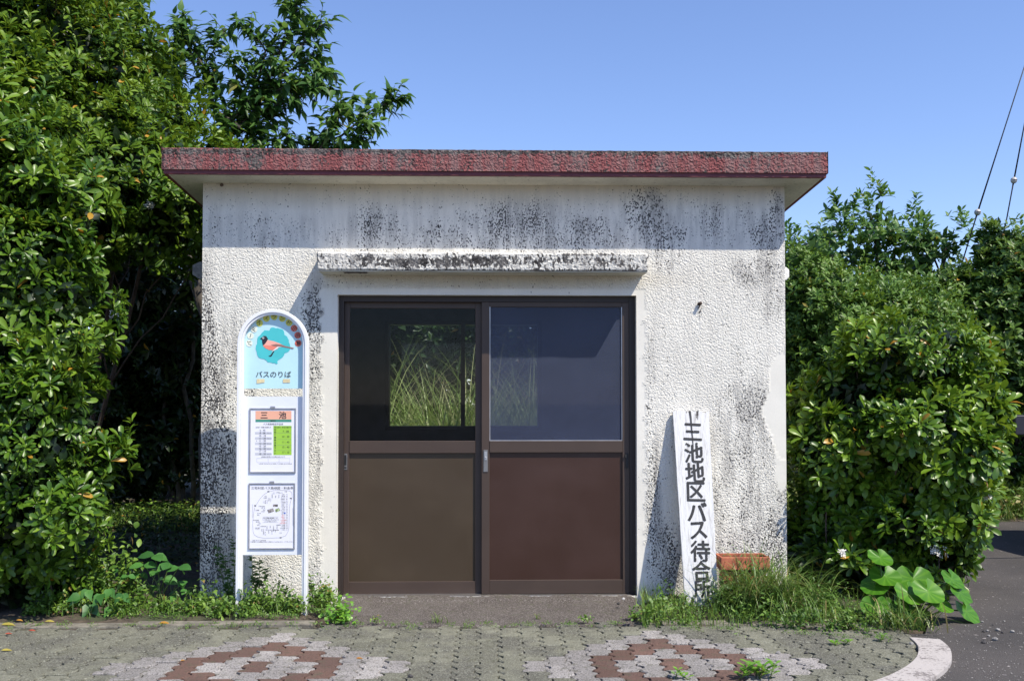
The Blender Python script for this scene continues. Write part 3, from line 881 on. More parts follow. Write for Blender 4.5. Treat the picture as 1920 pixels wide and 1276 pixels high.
for i, (ch, (x, y)) in enumerate(zip(chars, pos)):
    k = 0 if i < 3 else (1 if i < 8 else 2)
    flat(discs, [(x+40*math.cos(t), y+40*math.sin(t)) for t in np.linspace(0, 2*math.pi, 20, endpoint=False)], .0004, k)
    c = Z1(x, y); ang = math.atan2(-(y-520), x-596)-math.pi/2
    add_text(let, ch if ch != 'ー' else 'ー', .031, (c.x, c.y-.001, c.z), ang, .012, center=True)
discs.build('letter_discs', [M['cream'], M['yellowp'], M['redp']], top)
c = Z1(592, 902); add_text(let, 'バスのりば', .043, (c.x, c.y-.0006, c.z), 0, .006, sx=1.02, center=True)
let.build('lettering', M['ink'], top)
m = MB()
flat(m, [(392, 957), (486, 957), (486, 1000), (390, 1012)], .0008); m.build('tape_scrap', M['tape'], top)
m = MB(); flat(m, [(706, 958), (790, 957), (790, 1003), (704, 1003)], .0008); m.build('tape_scrap', M['tape'], top)
# lower notice panel
m = MB(); m.box(acx-r+.001, acx+r-.001, PY, PY+.006, sz_(1040), sz_(743)); low = m.build('notice_panel', M['white_panel'], stop)
def notice(x0, x1, y0, y1, name, label):
    Y = PY-.008
    X = lambda p: U(p, 870, Y).x
    Z = lambda p: U(511, p, Y).z
    m = MB(); e = .0075
    a, c, d, t = X(x0), X(x1), Z(y1), Z(y0)
    m.box(a, a+e, Y, PY-.0005, d, t); m.box(c-e, c, Y, PY-.0005, d, t); m.box(a+e, c-e, Y, PY-.0005, d, d+e); m.box(a+e, c-e, Y, PY-.0005, t-e, t)
    xm = (a+c)/2; m.box(xm-.014, xm+.014, Y-.002, PY-.0005, t-.004, t+.012)
    o = m.build(name, M['clipframe'], stop, bevel=.002); o['label'] = label
    m = MB(); m.box(a+e, c-e, PY-.003, PY-.0006, d+e, t-e); m.build('paper', M['paper'], o)
    return o
n1 = notice(467, 554.5, 764.5, 886, 'timetable', 'framed timetable sheet with salmon heading and lime table')
n2 = notice(466.5, 553.5, 905, 1029, 'route_map', 'framed route map sheet with loop line and place names')
def Z2(x, y): return U(430+x/7.506, 730+y/7.506, PY-.0034)
def Z3(x, y): return U(430+x/7.506, 890+y/7.506, PY-.0034)
def rect(mb, x0, y0, x1, y1, dy, mi, f): flat(mb, [(x0, y0), (x1, y0), (x1, y1), (x0, y1)], dy, mi, f)
m = MB()
rect(m, 368, 300, 874, 420, 0, 0, Z2); rect(m, 368, 420, 874, 456, 0, 1, Z2); rect(m, 620, 508, 876, 920, 0, 2, Z2)
for y in (595, 668, 742, 815, 888): rect(m, 362, y, 596, y+34, 0, 3, Z2)
for y in (600, 690, 772, 845): rect(m, 665, y+8, 876, y+10, .0003, 4, Z2)
m.build('table_bands', [M['salmon'], M['greenband'], M['lime'], M['rowgrey'], M['inkgrey']], n1)
def T2(mb, s, x, y, h, f=Z2, rot=0, bold=0, mi=0, sx=1):
    c = f(x, y); add_text(mb, s, h/7.506/303*1.12, (c.x, c.y-.0006, c.z), rot, bold, sx, mi, center=True)
m = MB()
T2(m, '三', 490, 360, 96, bold=.02); T2(m, '池', 750, 360, 96, bold=.02)
T2(m, 'MIIKE', 616, 438, 26, bold=.012)
T2(m, 'バス発車時刻予定表', 618, 485, 28)
T2(m, '左回り 神着方面行き', 478, 530, 21); T2(m, '右回り 伊豆方面行き', 770, 530, 21)
for s, y in (('6 : 45', 572), ('8 : 08', 610), ('10 : 10', 648), ('11 : 30', 684), ('11 : 30', 720), ('12 : 50', 757), ('15 : 20', 795), ('16 : 40', 830), ('17 : 10', 866), ('18 : 30', 904)):
    T2(m, s, 468, y, 32)
for y in (612, 687, 760, 832, 907): T2(m, '阿古止まり', 563, y, 12)
T2(m, '※', 385, 720, 22)
for s, y in (('7 : 08', 588), ('10 : 20', 661), ('11 : 40', 738), ('15 : 40', 808), ('17 : 10', 882)): T2(m, s, 795, y, 34)
for i, ch in enumerate('左右回り乗車注意下さい'): T2(m, ch, 645, 525+i*37, 26, bold=.01)
T2(m, '※時刻は変更になる場合があります', 618, 944, 19)
T2(m, '三宅村営バス', 460, 1042, 14); T2(m, 'バスは手を上げて乗車してください', 620, 1042, 14); T2(m, 'お問い合わせは村役場', 800, 1042, 14)
m.build('lettering', M['ink'], n1)
m = MB()
for a, c in ((386, 545), (545, 698), (698, 852)):
    rect(m, a, 965, c, 967, 0, 0, Z2); rect(m, a, 1024, c, 1026, 0, 0, Z2); rect(m, a, 965, a+2, 1026, 0, 0, Z2)
rect(m, 850, 965, 852, 1026, 0, 0, Z2); m.build('box_lines', M['inkgrey'], n1)
# route map
m = MB()
T2(m, '三宅村営バス路線図・料金表', 605, 182, 36, Z3, sx=1.12)
def stroke(mb, pts, w, f, mi=0):
    for (xa, ya), (xb, yb) in zip(pts, pts[1:]):
        l = math.hypot(xb-xa, yb-ya) or 1; nx, ny = -(yb-ya)/l*w/2, (xb-xa)/l*w/2
        flat(mb, [(xa+nx, ya+ny), (xb+nx, yb+ny), (xb-nx, yb-ny), (xa-nx, ya-ny)], 0, mi, f)
loop = [(880, 250), (850, 222), (800, 215), (700, 212), (620, 218), (540, 240), (480, 280), (430, 335), (390, 400), (360, 450), (343, 530), (335, 600), (328, 700), (335, 800), (350, 840), (400, 870), (480, 885), (600, 885), (720, 880), (790, 855), (825, 800), (838, 740), (842, 600), (846, 450), (862, 370), (884, 310), (880, 250)]
stroke(m, loop, 3.5, Z3, 1)
for a in ((550, 232), (364, 430), (866, 328), (722, 880)): rect(m, a[0]-14, a[1]-7, a[0]+14, a[1]+7, .0002, 0, Z3)
names = ['三池', '御子敷', '沖ヶ平', '赤場暁', 'サタドー', '下馬野尾', '土佐', '神着', '大久保', '伊豆', '伊ヶ谷', '阿古', '錆ヶ浜', '薄木', '大路池', '坪田', '三宅島空港', '村役場', '中央診療所', '小学校', '夕景浜', '文化会館']
for i in range(23):
    y = 272+i*22.6
    T2(m, names[i % 22], 755+6*math.sin(i*1.7), y, 15, Z3, mi=3 if 12 < i < 19 else 0); T2(m, '%d0' % (15+i), 810, y, 14, Z3); T2(m, '%d' % (i+3), 780, y, 13, Z3)
for i, (x, y) in enumerate([(488, 395), (510, 385), (533, 385), (558, 350), (583, 360), (604, 290), (628, 270), (652, 320), (698, 305), (458, 790), (505, 830), (555, 820), (600, 815), (648, 805), (530, 745), (577, 745), (622, 740), (672, 740), (482, 790)]):
    for j, ch in enumerate(names[i % 22]): T2(m, ch, x, y+(j-1.5)*17, 14, Z3)
for i, (x, y) in enumerate([(425, 437), (470, 442), (478, 465), (488, 490), (475, 512), (395, 495), (418, 537), (408, 560), (378, 634), (402, 658), (425, 680), (410, 702), (470, 720), (395, 742), (400, 760), (510, 300), (505, 322), (680, 245), (725, 250), (795, 232), (560, 602), (600, 603), (720, 812), (690, 702), (535, 772), (580, 772), (625, 772), (672, 772)]):
    T2(m, names[(i*5) % 22], x, y, 15, Z3)
T2(m, '料金は距離により異なります', 580, 602, 15, Z3); T2(m, 'バス停間の乗り降りは自由です', 582, 627, 15, Z3); T2(m, '小人は半額となります', 580, 650, 15, Z3)
T2(m, '三宅村営バスの時刻は予告なく変更することがあります。ご了承ください。', 600, 938, 16, Z3); T2(m, 'お問い合わせ 三宅村役場', 420, 918, 15, Z3)
rect(m, 470, 586, 690, 588, 0, 1, Z3); rect(m, 470, 664, 690, 666, 0, 1, Z3)
rect(m, 893, 460, 896, 715, 0, 0, Z3); rect(m, 326, 410, 329, 600, 0, 1, Z3)
rect(m, 766, 526, 792, 542, .0002, 2, Z3)
m.build('lettering', [M['ink'], M['inkgrey'], M['blueprint_'], M['redp']], n2)
m = MB(); flat(m, [(533, 490), (615, 465), (632, 510), (550, 538)], 0, 0, Z3); flat(m, [(640, 480), (700, 462), (716, 500), (655, 525)], .0003, 1, Z3); flat(m, [(614, 412), (682, 412), (682, 445), (614, 445)], 0, 0, Z3)
m.build('photo_prints', [M['photo1'], M['photo2']], n2)

# ================================================================== leaning wooden board
def plank():
    m, n, b_, o = mat('white_painted_wood')
    st = noise(n, 6, 6, .7, coords(n, (9, 1, .7)))
    gr = noise(n, 30, 4, .6, coords(n, (3, 1, .3)))
    c = mix(n, smooth(n, st, .57, .72), (.64, .64, .645), (.36, .35, .35))
    c = mix(n, math_(n, 'MULTIPLY', smooth(n, gr, .48, .75), .6), c, (.25, .23, .21))
    g = attr(n, 'grime')
    v = noise(n, 40, 4, .6, coords(n, (1, 1, .25)))
    thr = math_(n, 'SUBTRACT', .78, math_(n, 'MULTIPLY', g, .42))
    c = mix(n, smooth(n, v, thr, math_(n, 'ADD', thr, .05)), c, (.05, .045, .045))
    setc(n, b_, c); b_.inputs['Roughness'].default_value = .7; bump(n, b_, st, .003); return m
M['plank'] = plank()
def brush():
    m, n, b_, o = mat('worn_black_brush_paint')
    st = noise(n, 85, 3, .6, coords(n, (1, 1, .6)))
    tr_ = N(n, 'ShaderNodeBsdfTransparent'); ms = N(n, 'ShaderNodeMixShader')
    n.links.new(smooth(n, st, .63, .67), ms.inputs[0]); setc(n, b_, (.02, .02, .022)); b_.inputs['Roughness'].default_value = .6
    n.links.new(b_.outputs[0], ms.inputs[1]); n.links.new(tr_.outputs[0], ms.inputs[2]); n.links.new(ms.outputs[0], o.inputs[0]); return m
M['brush'] = brush()
LB = .30
pt0, pt1 = U(1262, 772, -.035), U(1329, 770, -.035)
pb0, pb1 = G(1283, 1140, .0), G(1347, 1140, .0)
W_ = ((pt1.x-pt0.x)+(U(1347, 1120, -LB).x-U(1285, 1120, -LB).x))/2
xt = (pt0.x+pt1.x)/2; xbm = (U(1285, 1120, -LB).x+U(1347, 1120, -LB).x)/2; ztb = pt0.z
Lb = math.sqrt(ztb**2+LB**2+(xt-xbm)**2)
base = Vector((xbm, -LB, 0)); topv = Vector((xt, -.035, ztb))
zd = (topv-base).normalized(); xd = Vector((1, 0, 0)); xd = (xd-zd*xd.dot(zd)).normalized(); yd = zd.cross(xd)
MT = Matrix((xd, yd, zd)).transposed()
def BT(p): return tuple(base+MT @ Vector(p))
sign = thing('wooden_sign', 'long white wooden board with black painted characters leaning on the wall', 'signboard', tuple(base))
m = MB(); n = 40; kx = 10
vs = []; fs = []
Wt, Wb = (pt1.x-pt0.x), (U(1347, 1120, -LB).x-U(1285, 1120, -LB).x)
for j in range(n+1):
    t = j/n; hw = (Wb+(Wt-Wb)*t)/2
    for i in range(kx+1):
        z = Lb*t
        if j == n: z += random.uniform(-.008, .004)-(.02 if i == kx-1 else 0)
        vs.append(BT((-hw+2*hw*i/kx+random.uniform(-.0008, .0008), 0, z)))
for j in range(n):
    for i in range(kx): a = j*(kx+1)+i; fs.append((a, a+1, a+kx+2, a+kx+1))
N0 = len(vs); 
for v in list(vs): vs.append(tuple(Vector(v)+MT @ Vector((0, .022, 0))))
for j in range(n):
    for i in range(kx): a = N0+j*(kx+1)+i; fs.append((a, a+kx+1, a+kx+2, a+1))
for j in range(n):
    a = j*(kx+1); fs.append((a, a+kx+1, N0+a+kx+1, N0+a)); a += kx; fs.append((a, N0+a, N0+a+kx+1, a+kx+1))
for i in range(kx):
    a = n*(kx+1)+i; fs.append((a, a+1, N0+a+1, N0+a))
me = bpy.data.meshes.new('board'); me.from_pydata(vs, [], fs); me.update()
gz = np.array([((i//(kx+1)) % (n+1))/n for i in range(2*N0)])
gx = np.array([(i % (kx+1))/kx for i in range(2*N0)])
gr = np.clip((gz-.9)/.1, 0, 1)*.5*(np.abs(gx-.5) < .25)+np.clip((.10-gz)/.10, 0, 1)*.55+.15
add_attr(me, 'grime', gr); bd = link('board', me, M['plank'], sign)
m = MB()
ys = [(809, 36, '三'), (848, 35, '池'), (885, 35, '地'), (921, 36, '区'), (958, 36, 'バ'), (993, 35, 'ス'), (1032, 35, '待'), (1069, 33, '合'), (1102, 30, '所')]
for py, h, ch in ys:
    # height on the leaning board for this photo row
    best = min((abs(PROJ(np.array(BT((0, 0, Lb*t/400))))[1]-py), t) for t in range(401))[1]/400*Lb
    off = (.004 if py < 1000 else .010)
    rt = random.uniform(-.06, .06)
    for q, (ox, oz) in enumerate(((0, 0), (.002, .001), (-.002, -.001), (.0015, -.002), (-.0015, .002), (.0036, .0008), (-.0036, -.0008), (.0003, .003), (-.0003, -.003))):
        add_text(m, ch, h/300*1.2, (off, 0, 0), rt, .0, .92, 0, center=True, tf=lambda p, best=best, q=q, ox=ox, oz=oz: BT((p[0]+ox, -.0012-.0001*q, best+p[2]+oz)))
m.build('lettering', M['brush'], sign)
m = MB()
cr = [(-.008, Lb*1.0), (-.004, Lb*.97), (-.002, Lb*.9), (.002, Lb*.82), (.001, Lb*.74)]
for (xa, za), (xb2, zb2), w0, w1 in zip(cr, cr[1:], (.007, .006, .005, .003), (.006, .005, .003, .001)):
    m.poly([BT((xa-w0, -.002, za)), BT((xb2-w1, -.002, zb2)), BT((xb2+w1, -.002, zb2)), BT((xa+w0, -.002, za))])
m.build('crack', M['ink'], sign)

# ================================================================== foliage tools
def rot_frame(D):
    D = D/np.linalg.norm(D, axis=1, keepdims=True)
    up = np.tile([0, 0, 1.0], (len(D), 1)); up[np.abs(D[:, 2]) > .97] = [1, 0, 0]
    S = np.cross(D, up); S /= np.linalg.norm(S, axis=1, keepdims=True)
    return D, S, np.cross(S, D)
TPL = {
 'obov': ([(0, 0, 0), (.30, -.20, .05), (.30, 0, 0), (.30, .20, .05), (.62, -.44, .07), (.62, 0, 0), (.62, .44, .07), (.87, -.38, .04), (.87, 0, 0), (.87, .38, .04), (1, 0, -.02)], 3),
 'oval': ([(0, 0, 0), (.22, -.36, .05), (.22, 0, 0), (.22, .36, .05), (.5, -.5, .06), (.5, 0, 0), (.5, .5, .06), (.8, -.30, .03), (.8, 0, 0), (.8, .30, .03), (1, 0, -.03)], 3),
 'point': ([(0, 0, 0), (.12, -.40, .06), (.12, 0, 0), (.12, .40, .06), (.38, -.5, .07), (.38, 0, 0), (.38, .5, .07), (.72, -.22, .03), (.72, 0, 0), (.72, .22, .03), (1.08, 0, -.04)], 3),
 'mini': ([(0, 0, 0), (.55, -.5, .06), (.55, 0, 0), (.55, .5, .06), (1, 0, 0)], 1)}
def leaf_arrays(P, D, Nn, L, W, kind, curl=.15):
    """vectorised leaves -> verts (n,k,3), faces list per leaf"""
    tp, s = TPL[kind]; tp = np.array(tp)
    D = D/np.linalg.norm(D, axis=1, keepdims=True)
    S = np.cross(D, Nn); S /= np.linalg.norm(S, axis=1, keepdims=True)+1e-9
    Nn = np.cross(S, D)
    cu = np.broadcast_to(np.asarray(curl), (len(P),))
    u = tp[None, :, 0]; v = tp[None, :, 1]; w_ = tp[None, :, 2]
    wz = w_-cu[:, None]*u**2
    V = P[:, None]+ (u*L[:, None])[..., None]*D[:, None]+(v*W[:, None])[..., None]*S[:, None]+(wz*L[:, None])[..., None]*Nn[:, None]
    if s == 3:
        F = [(0, 2, 1), (0, 3, 2), (1, 2, 5, 4), (2, 3, 6, 5), (4, 5, 8, 7), (5, 6, 9, 8), (7, 8, 10), (8, 9, 10)]
    else: F = [(0, 2, 1), (0, 3, 2), (1, 2, 4), (2, 3, 4)]
    return V, F
class Fol:
    """collects leaves and blades for one mesh"""
    def __init__(s): s.V = []; s.loops = []; s.cnt = []; s.T = []; s.n = 0; s.M = []
    def add(s, V, F, tint, mi=0):
        n, k, _ = V.shape
        if n == 0: return
        s.V.append(V.reshape(-1, 3)); s.T.append(np.repeat(tint, k))
        tpl = np.concatenate([np.array(f) for f in F]); c = np.array([len(f) for f in F])
        off = (np.arange(n)*k)[:, None]+s.n
        s.loops.append((tpl[None]+off).reshape(-1)); s.cnt.append(np.tile(c, n)); s.n += n*k
        s.M.append(np.full(n*len(F), mi))
    def leaves(s, P, D, Nn, L, W, kind='obov', curl=.15, tint=None, mi=0):
        P = np.asarray(P); 
        if len(P) == 0: return
        V, F = leaf_arrays(P, np.asarray(D), np.asarray(Nn), np.broadcast_to(L, len(P)).astype(float), np.broadcast_to(W, len(P)).astype(float), kind, curl)
        if tint is None: tint = rng.random(len(P))
        s.add(V, F, tint, mi)
    def blades(s, P, az, H, W, bend, segs=5, tint=None, lean=.15, mi=0):
        """grass blades: start up, arch over along azimuth az"""
        P = np.asarray(P); n = len(P)
        if n == 0: return
        H = np.broadcast_to(H, n); W = np.broadcast_to(W, n); bend = np.broadcast_to(bend, n); lean = np.broadcast_to(lean, n)
        d = np.stack([np.cos(az), np.sin(az), np.zeros(n)], -1); sd_ = np.stack([-np.sin(az), np.cos(az), np.zeros(n)], -1)
        pts = []; p = P.copy().astype(float); ang = lean.copy().astype(float)
        V = np.zeros((n, 2*segs+1, 3))
        for i in range(segs):
            t = i/segs; w_ = W*(1-t**1.8)*.5*(0.6 if i == 0 else 1)
            V[:, 2*i] = p-sd_*w_[:, None]; V[:, 2*i+1] = p+sd_*w_[:, None]
            st = H/segs
            p = p+(d*np.sin(ang)[:, None]+np.array([0, 0, 1.0])*np.cos(ang)[:, None])*st[:, None]
            ang = ang+bend/segs*(1+t)
        V[:, 2*segs] = p
        F = [(2*i, 2*i+1, 2*i+3, 2*i+2) for i in range(segs-1)]+[(2*segs-2, 2*segs-1, 2*segs)]
        if tint is None: tint = rng.random(n)
        s.add(V, F, tint, mi)
    def build(s, name, mats, parent=None):
        V = np.concatenate(s.V); Lp = np.concatenate(s.loops); C = np.concatenate(s.cnt); T_ = np.concatenate(s.T)
        me = bpy.data.meshes.new(name); me.vertices.add(len(V)); me.vertices.foreach_set('co', V.astype(np.float32).ravel())
        me.loops.add(len(Lp)); me.loops.foreach_set('vertex_index', Lp.astype(np.int32))
        me.polygons.add(len(C)); st = np.concatenate([[0], np.cumsum(C)[:-1]])
        me.polygons.foreach_set('loop_start', st.astype(np.int32))
        me.polygons.foreach_set('use_smooth', np.ones(len(C), dtype=bool))
        me.polygons.foreach_set('material_index', np.concatenate(s.M).astype(np.int32))
        me.update(calc_edges=True)
        add_attr(me, 'tint', T_)
        return link(name, me, mats, parent)
def unit(n):
    v = rng.normal(size=(n, 3)); return v/np.linalg.norm(v, axis=1, keepdims=True)
def norm(v): return v/(np.linalg.norm(v, axis=-1, keepdims=True)+1e-9)
def rosettes(F_, C, A, k, Lr, wr, kind='obov', pol=(30, 85), tint0=None, mi=0, curl=(.05, .3), spread=.01, lsc=1.0):
    """k leaves round each axis A at C"""
    n = len(C); A = norm(A); _, S, Bv = rot_frame(A)
    for j in range(k):
        az_ = rng.random(n)*.9+2.4*j+rng.random(n)*.4; 
        po = np.radians(pol[0]+(pol[1]-pol[0])*((j+.5)/k)+rng.normal(size=n)*9)
        rad = S*np.cos(az_)[:, None]+Bv*np.sin(az_)[:, None]
        D = A*np.cos(po)[:, None]+rad*np.sin(po)[:, None]
        Nn = A*np.sin(po)[:, None]-rad*np.cos(po)[:, None]+rng.normal(size=(n, 3))*.15
        L = (Lr[0]+(Lr[1]-Lr[0])*rng.random(n))*lsc; 
        t = rng.random(n)*.55+(tint0 if tint0 is not None else .2)+.15*(1-(j+.5)/k)
        t = np.clip(t, 0, .97); odd = rng.random(n) > .989; t[odd] = .995
        F_.leaves(C-A*spread*(j/k)+rad*.004, D, Nn, L, L*wr, kind, rng.uniform(curl[0], curl[1], n), t, mi)
def lobepoints(lobes, n, yback=.5, zmin=.05, shell=(.92, 1.0), inner=.92):
    """points over the outer surface of a union of ellipsoids; lobes: (x,y,z,rx,ry,rz)"""
    LB_ = np.array(lobes, float); ar = LB_[:, 3]*LB_[:, 5]; pr = ar/ar.sum()
    out, nor = [], []; tot = 0
    while tot < n:
        k = rng.choice(len(LB_), size=n*2, p=pr); d = unit(n*2); c = LB_[k, :3]; r_ = LB_[k, 3:]
        sc = shell[0]+(shell[1]-shell[0])*rng.random(n*2)
        p = c+d*r_*sc[:, None]; nn = norm(d/r_)
        ok = (p[:, 2] > zmin) & (nn[:, 1] < yback)
        for q in LB_:
            ins = (((p-q[:3])/(q[3:]*inner*shell[0]))**2).sum(1) < 1
            ok &= ~ins
        out.append(p[ok]); nor.append(nn[ok]); tot += ok.sum()
    return np.concatenate(out)[:n], np.concatenate(nor)[:n]
def shrub(F_, lobes, nclump, per, rad, k, Lr, wr, kind='obov', fill=0, fillL=.09, yback=.5, upw=.5, mi=0, mif=1, zmin=.05, lobb=.55, tint=.2, spur=.1, shoots=0, shootL=.3):
    C, Nn = lobepoints(lobes, nclump, yback, zmin, (.90, 1.0))
    C = C+Nn*(rng.random((nclump, 1))*spur*1.6-spur*.6)
    ct = rng.normal(size=nclump)*.10+tint
    # each clump: rosettes in a dome round a branch end
    idx = np.repeat(np.arange(nclump), per); n = len(idx)
    _, S, Bv = rot_frame(norm(Nn+np.array([0, 0, .3])))
    th = rng.random(n)*2*np.pi; rr = np.sqrt(rng.random(n))*rad
    off = S[idx]*(np.cos(th)*rr)[:, None]+Bv[idx]*(np.sin(th)*rr)[:, None]
    P = C[idx]+off-Nn[idx]*((rr/rad)**2*rad*.55)[:, None]+rng.normal(size=(n, 3))*rad*.12
    ax = norm(Nn[idx]*lobb+np.array([0, 0, upw])+off/rad*.45+rng.normal(size=(n, 3))*.22)
    ok = P[:, 2] > zmin*.6; P, ax, idx = P[ok], ax[ok], idx[ok]
    rosettes(F_, P, ax, k, Lr, wr, kind, tint0=ct[idx], mi=mi, lsc=rng.uniform(.72, 1.35, nclump)[idx])
    if shoots:
        up_ = np.where(Nn[:, 2] > .15)[0]; up_ = rng.choice(up_, size=min(shoots, len(up_)), replace=len(up_) < shoots)
        for q in up_:
            d = norm(Nn[q]*.5+np.array([0, 0, 1.0])+rng.normal(size=3)*.25); ln = rng.uniform(.10, shootL)
            m_ = max(3, int(ln/.035)); tt_ = np.linspace(0, 1, m_)[:, None]
            Ps = C[q]+d*ln*tt_+np.array([0, 0, -.03])*tt_**2; Ax = np.tile(d, (m_, 1))+rng.normal(size=(m_, 3))*.25
            rosettes(F_, Ps, Ax, 3, Lr, wr, kind, tint0=ct[q]+.1, mi=mi)
    if fill:  # dark inner leaves paint the shade between the clumps
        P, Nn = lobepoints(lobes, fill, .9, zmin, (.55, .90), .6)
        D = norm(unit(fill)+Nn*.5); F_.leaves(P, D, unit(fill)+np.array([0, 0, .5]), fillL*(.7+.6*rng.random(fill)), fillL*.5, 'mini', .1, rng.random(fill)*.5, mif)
    return C
def limb(mb, a, c, r0, r1, wob=.06, k=6, n=6):
    a, c = Vector(a), Vector(c); pts = []; rs = []
    for i in range(n+1):
        t = i/n; w_ = math.sin(math.pi*t)*wob
        pts.append(a.lerp(c, t)+Vector((random.uniform(-w_, w_), random.uniform(-w_, w_), random.uniform(-w_, w_)*.5))); rs.append(r0+(r1-r0)*t)
    mb.tube(pts, rs, k); return pts

# ------------------------------------------------ left: near glossy shrub
def lobe_px(px, py, Y, rpx, rpy, ry):
    c = U(px, py, Y); s = (Y+D0)/F
    return (c.x, c.y, c.z, rpx*s, ry, rpy*s)
def make_shrub(name, label, lobes, mats, trunk_at, kw, trunk_n=5, tm='wood_bark', tr=.03, extra=None):
    t = thing(name, label, 'shrub' if 'shrub' in name or 'bush' in name else 'tree', trunk_at)
    f = Fol(); C = shrub(f, lobes, **kw)
    if extra: extra(f)
    f.build('foliage', mats, t)
    m = MB()
    ids = rng.choice(len(C), size=min(trunk_n*5, len(C)), replace=False)
    stems = []
    for i in range(trunk_n):
        q = lobes[i % len(lobes)]
        a = Vector(trunk_at)+Vector((random.uniform(-.12, .12), random.uniform(-.08, .08), -.03))
        stems.append(limb(m, a, (q[0], q[1]+q[4]*.1, q[2]), tr, tr*.5, .08, 7, 8))
    for j in ids:
        c = Vector(C[j]); st = min((s for s in stems), key=lambda s: (s[-1]-c).length)
        a = st[random.randint(3, len(st)-1)]; limb(m, a, c, tr*.33, .004, .05, 5, 6)
    m.build('trunk', M[tm], t, smooth=True)
    return t
L1 = [lobe_px(30, 470, -.05, 110, 130, .5), lobe_px(-90, 400, 0, 190, 230, .8), lobe_px(70, 560, -.35, 90, 90, .3), lobe_px(30, 780, -.3, 140, 120, .45), lobe_px(95, 750, -.25, 75, 60, .3),
      lobe_px(60, 930, -.35, 115, 110, .4), lobe_px(110, 900, -.4, 75, 75, .28), lobe_px(-60, 900, -.2, 170, 220, .6), lobe_px(-20, 1050, -.15, 120, 100, .4), lobe_px(-150, 640, .1, 220, 300, .8),
      lobe_px(60, 410, .1, 120, 70, .4), lobe_px(60, 1060, -.1, 75, 70, .3), lobe_px(20, 655, -.1, 110, 90, .4)]
def x1(f):
    # flower heads
    pass
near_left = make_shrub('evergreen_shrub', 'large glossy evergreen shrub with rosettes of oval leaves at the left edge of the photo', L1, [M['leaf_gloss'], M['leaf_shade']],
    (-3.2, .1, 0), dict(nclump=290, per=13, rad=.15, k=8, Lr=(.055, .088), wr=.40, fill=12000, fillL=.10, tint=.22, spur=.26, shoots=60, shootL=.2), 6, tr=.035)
# left: tall shrub mass behind
L2 = [lobe_px(60, 160, 1.3, 200, 140, .8), lobe_px(230, 330, 1.5, 150, 110, .7), lobe_px(-100, 100, 1.3, 240, 200, .9), lobe_px(300, 380, 1.3, 95, 90, .5), lobe_px(120, 330, .9, 170, 130, .6), lobe_px(180, 140, 1.9, 130, 120, .6),
      lobe_px(350, 330, 2.4, 90, 60, .6), lobe_px(20, 360, .8, 200, 130, .6), lobe_px(-20, 220, .9, 160, 130, .5), lobe_px(250, 215, 2.2, 90, 70, .6)]
make_shrub('tall_shrub', 'tall yellow-green shrub with a rounded crown rising behind the left end of the roof', L2, [M['leaf_yg'], M['leaf_shade']],
    (-3.5, 1.7, 0), dict(nclump=520, per=12, rad=.19, k=7, Lr=(.055, .088), wr=.42, fill=16000, fillL=.12, tint=.22, spur=.26, shoots=150, shootL=.32), 4, tr=.025)
# left: dark understory between shrub and shelter
L3 = [lobe_px(300, 560, 4.4, 130, 160, .6), lobe_px(350, 480, 3.8, 90, 110, .5), lobe_px(180, 600, 4.6, 150, 200, .6), lobe_px(340, 750, 5.0, 120, 150, .5), lobe_px(240, 500, 2.4, 70, 60, .4), lobe_px(230, 830, 5.0, 150, 120, .5), lobe_px(120, 780, 4.8, 140, 160, .6), lobe_px(10, 700, 4.6, 150, 260, .6)]
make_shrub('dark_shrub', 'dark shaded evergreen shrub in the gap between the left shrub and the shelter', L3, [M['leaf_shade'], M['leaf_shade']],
    (-3.4, 4.9, 0), dict(nclump=380, per=7, rad=.2, k=6, Lr=(.06, .095), wr=.38, kind='oval', fill=18000, fillL=.15, tint=.1, spur=.2, lobb=.4, zmin=.15), 4, 'greybark', tr=.03)

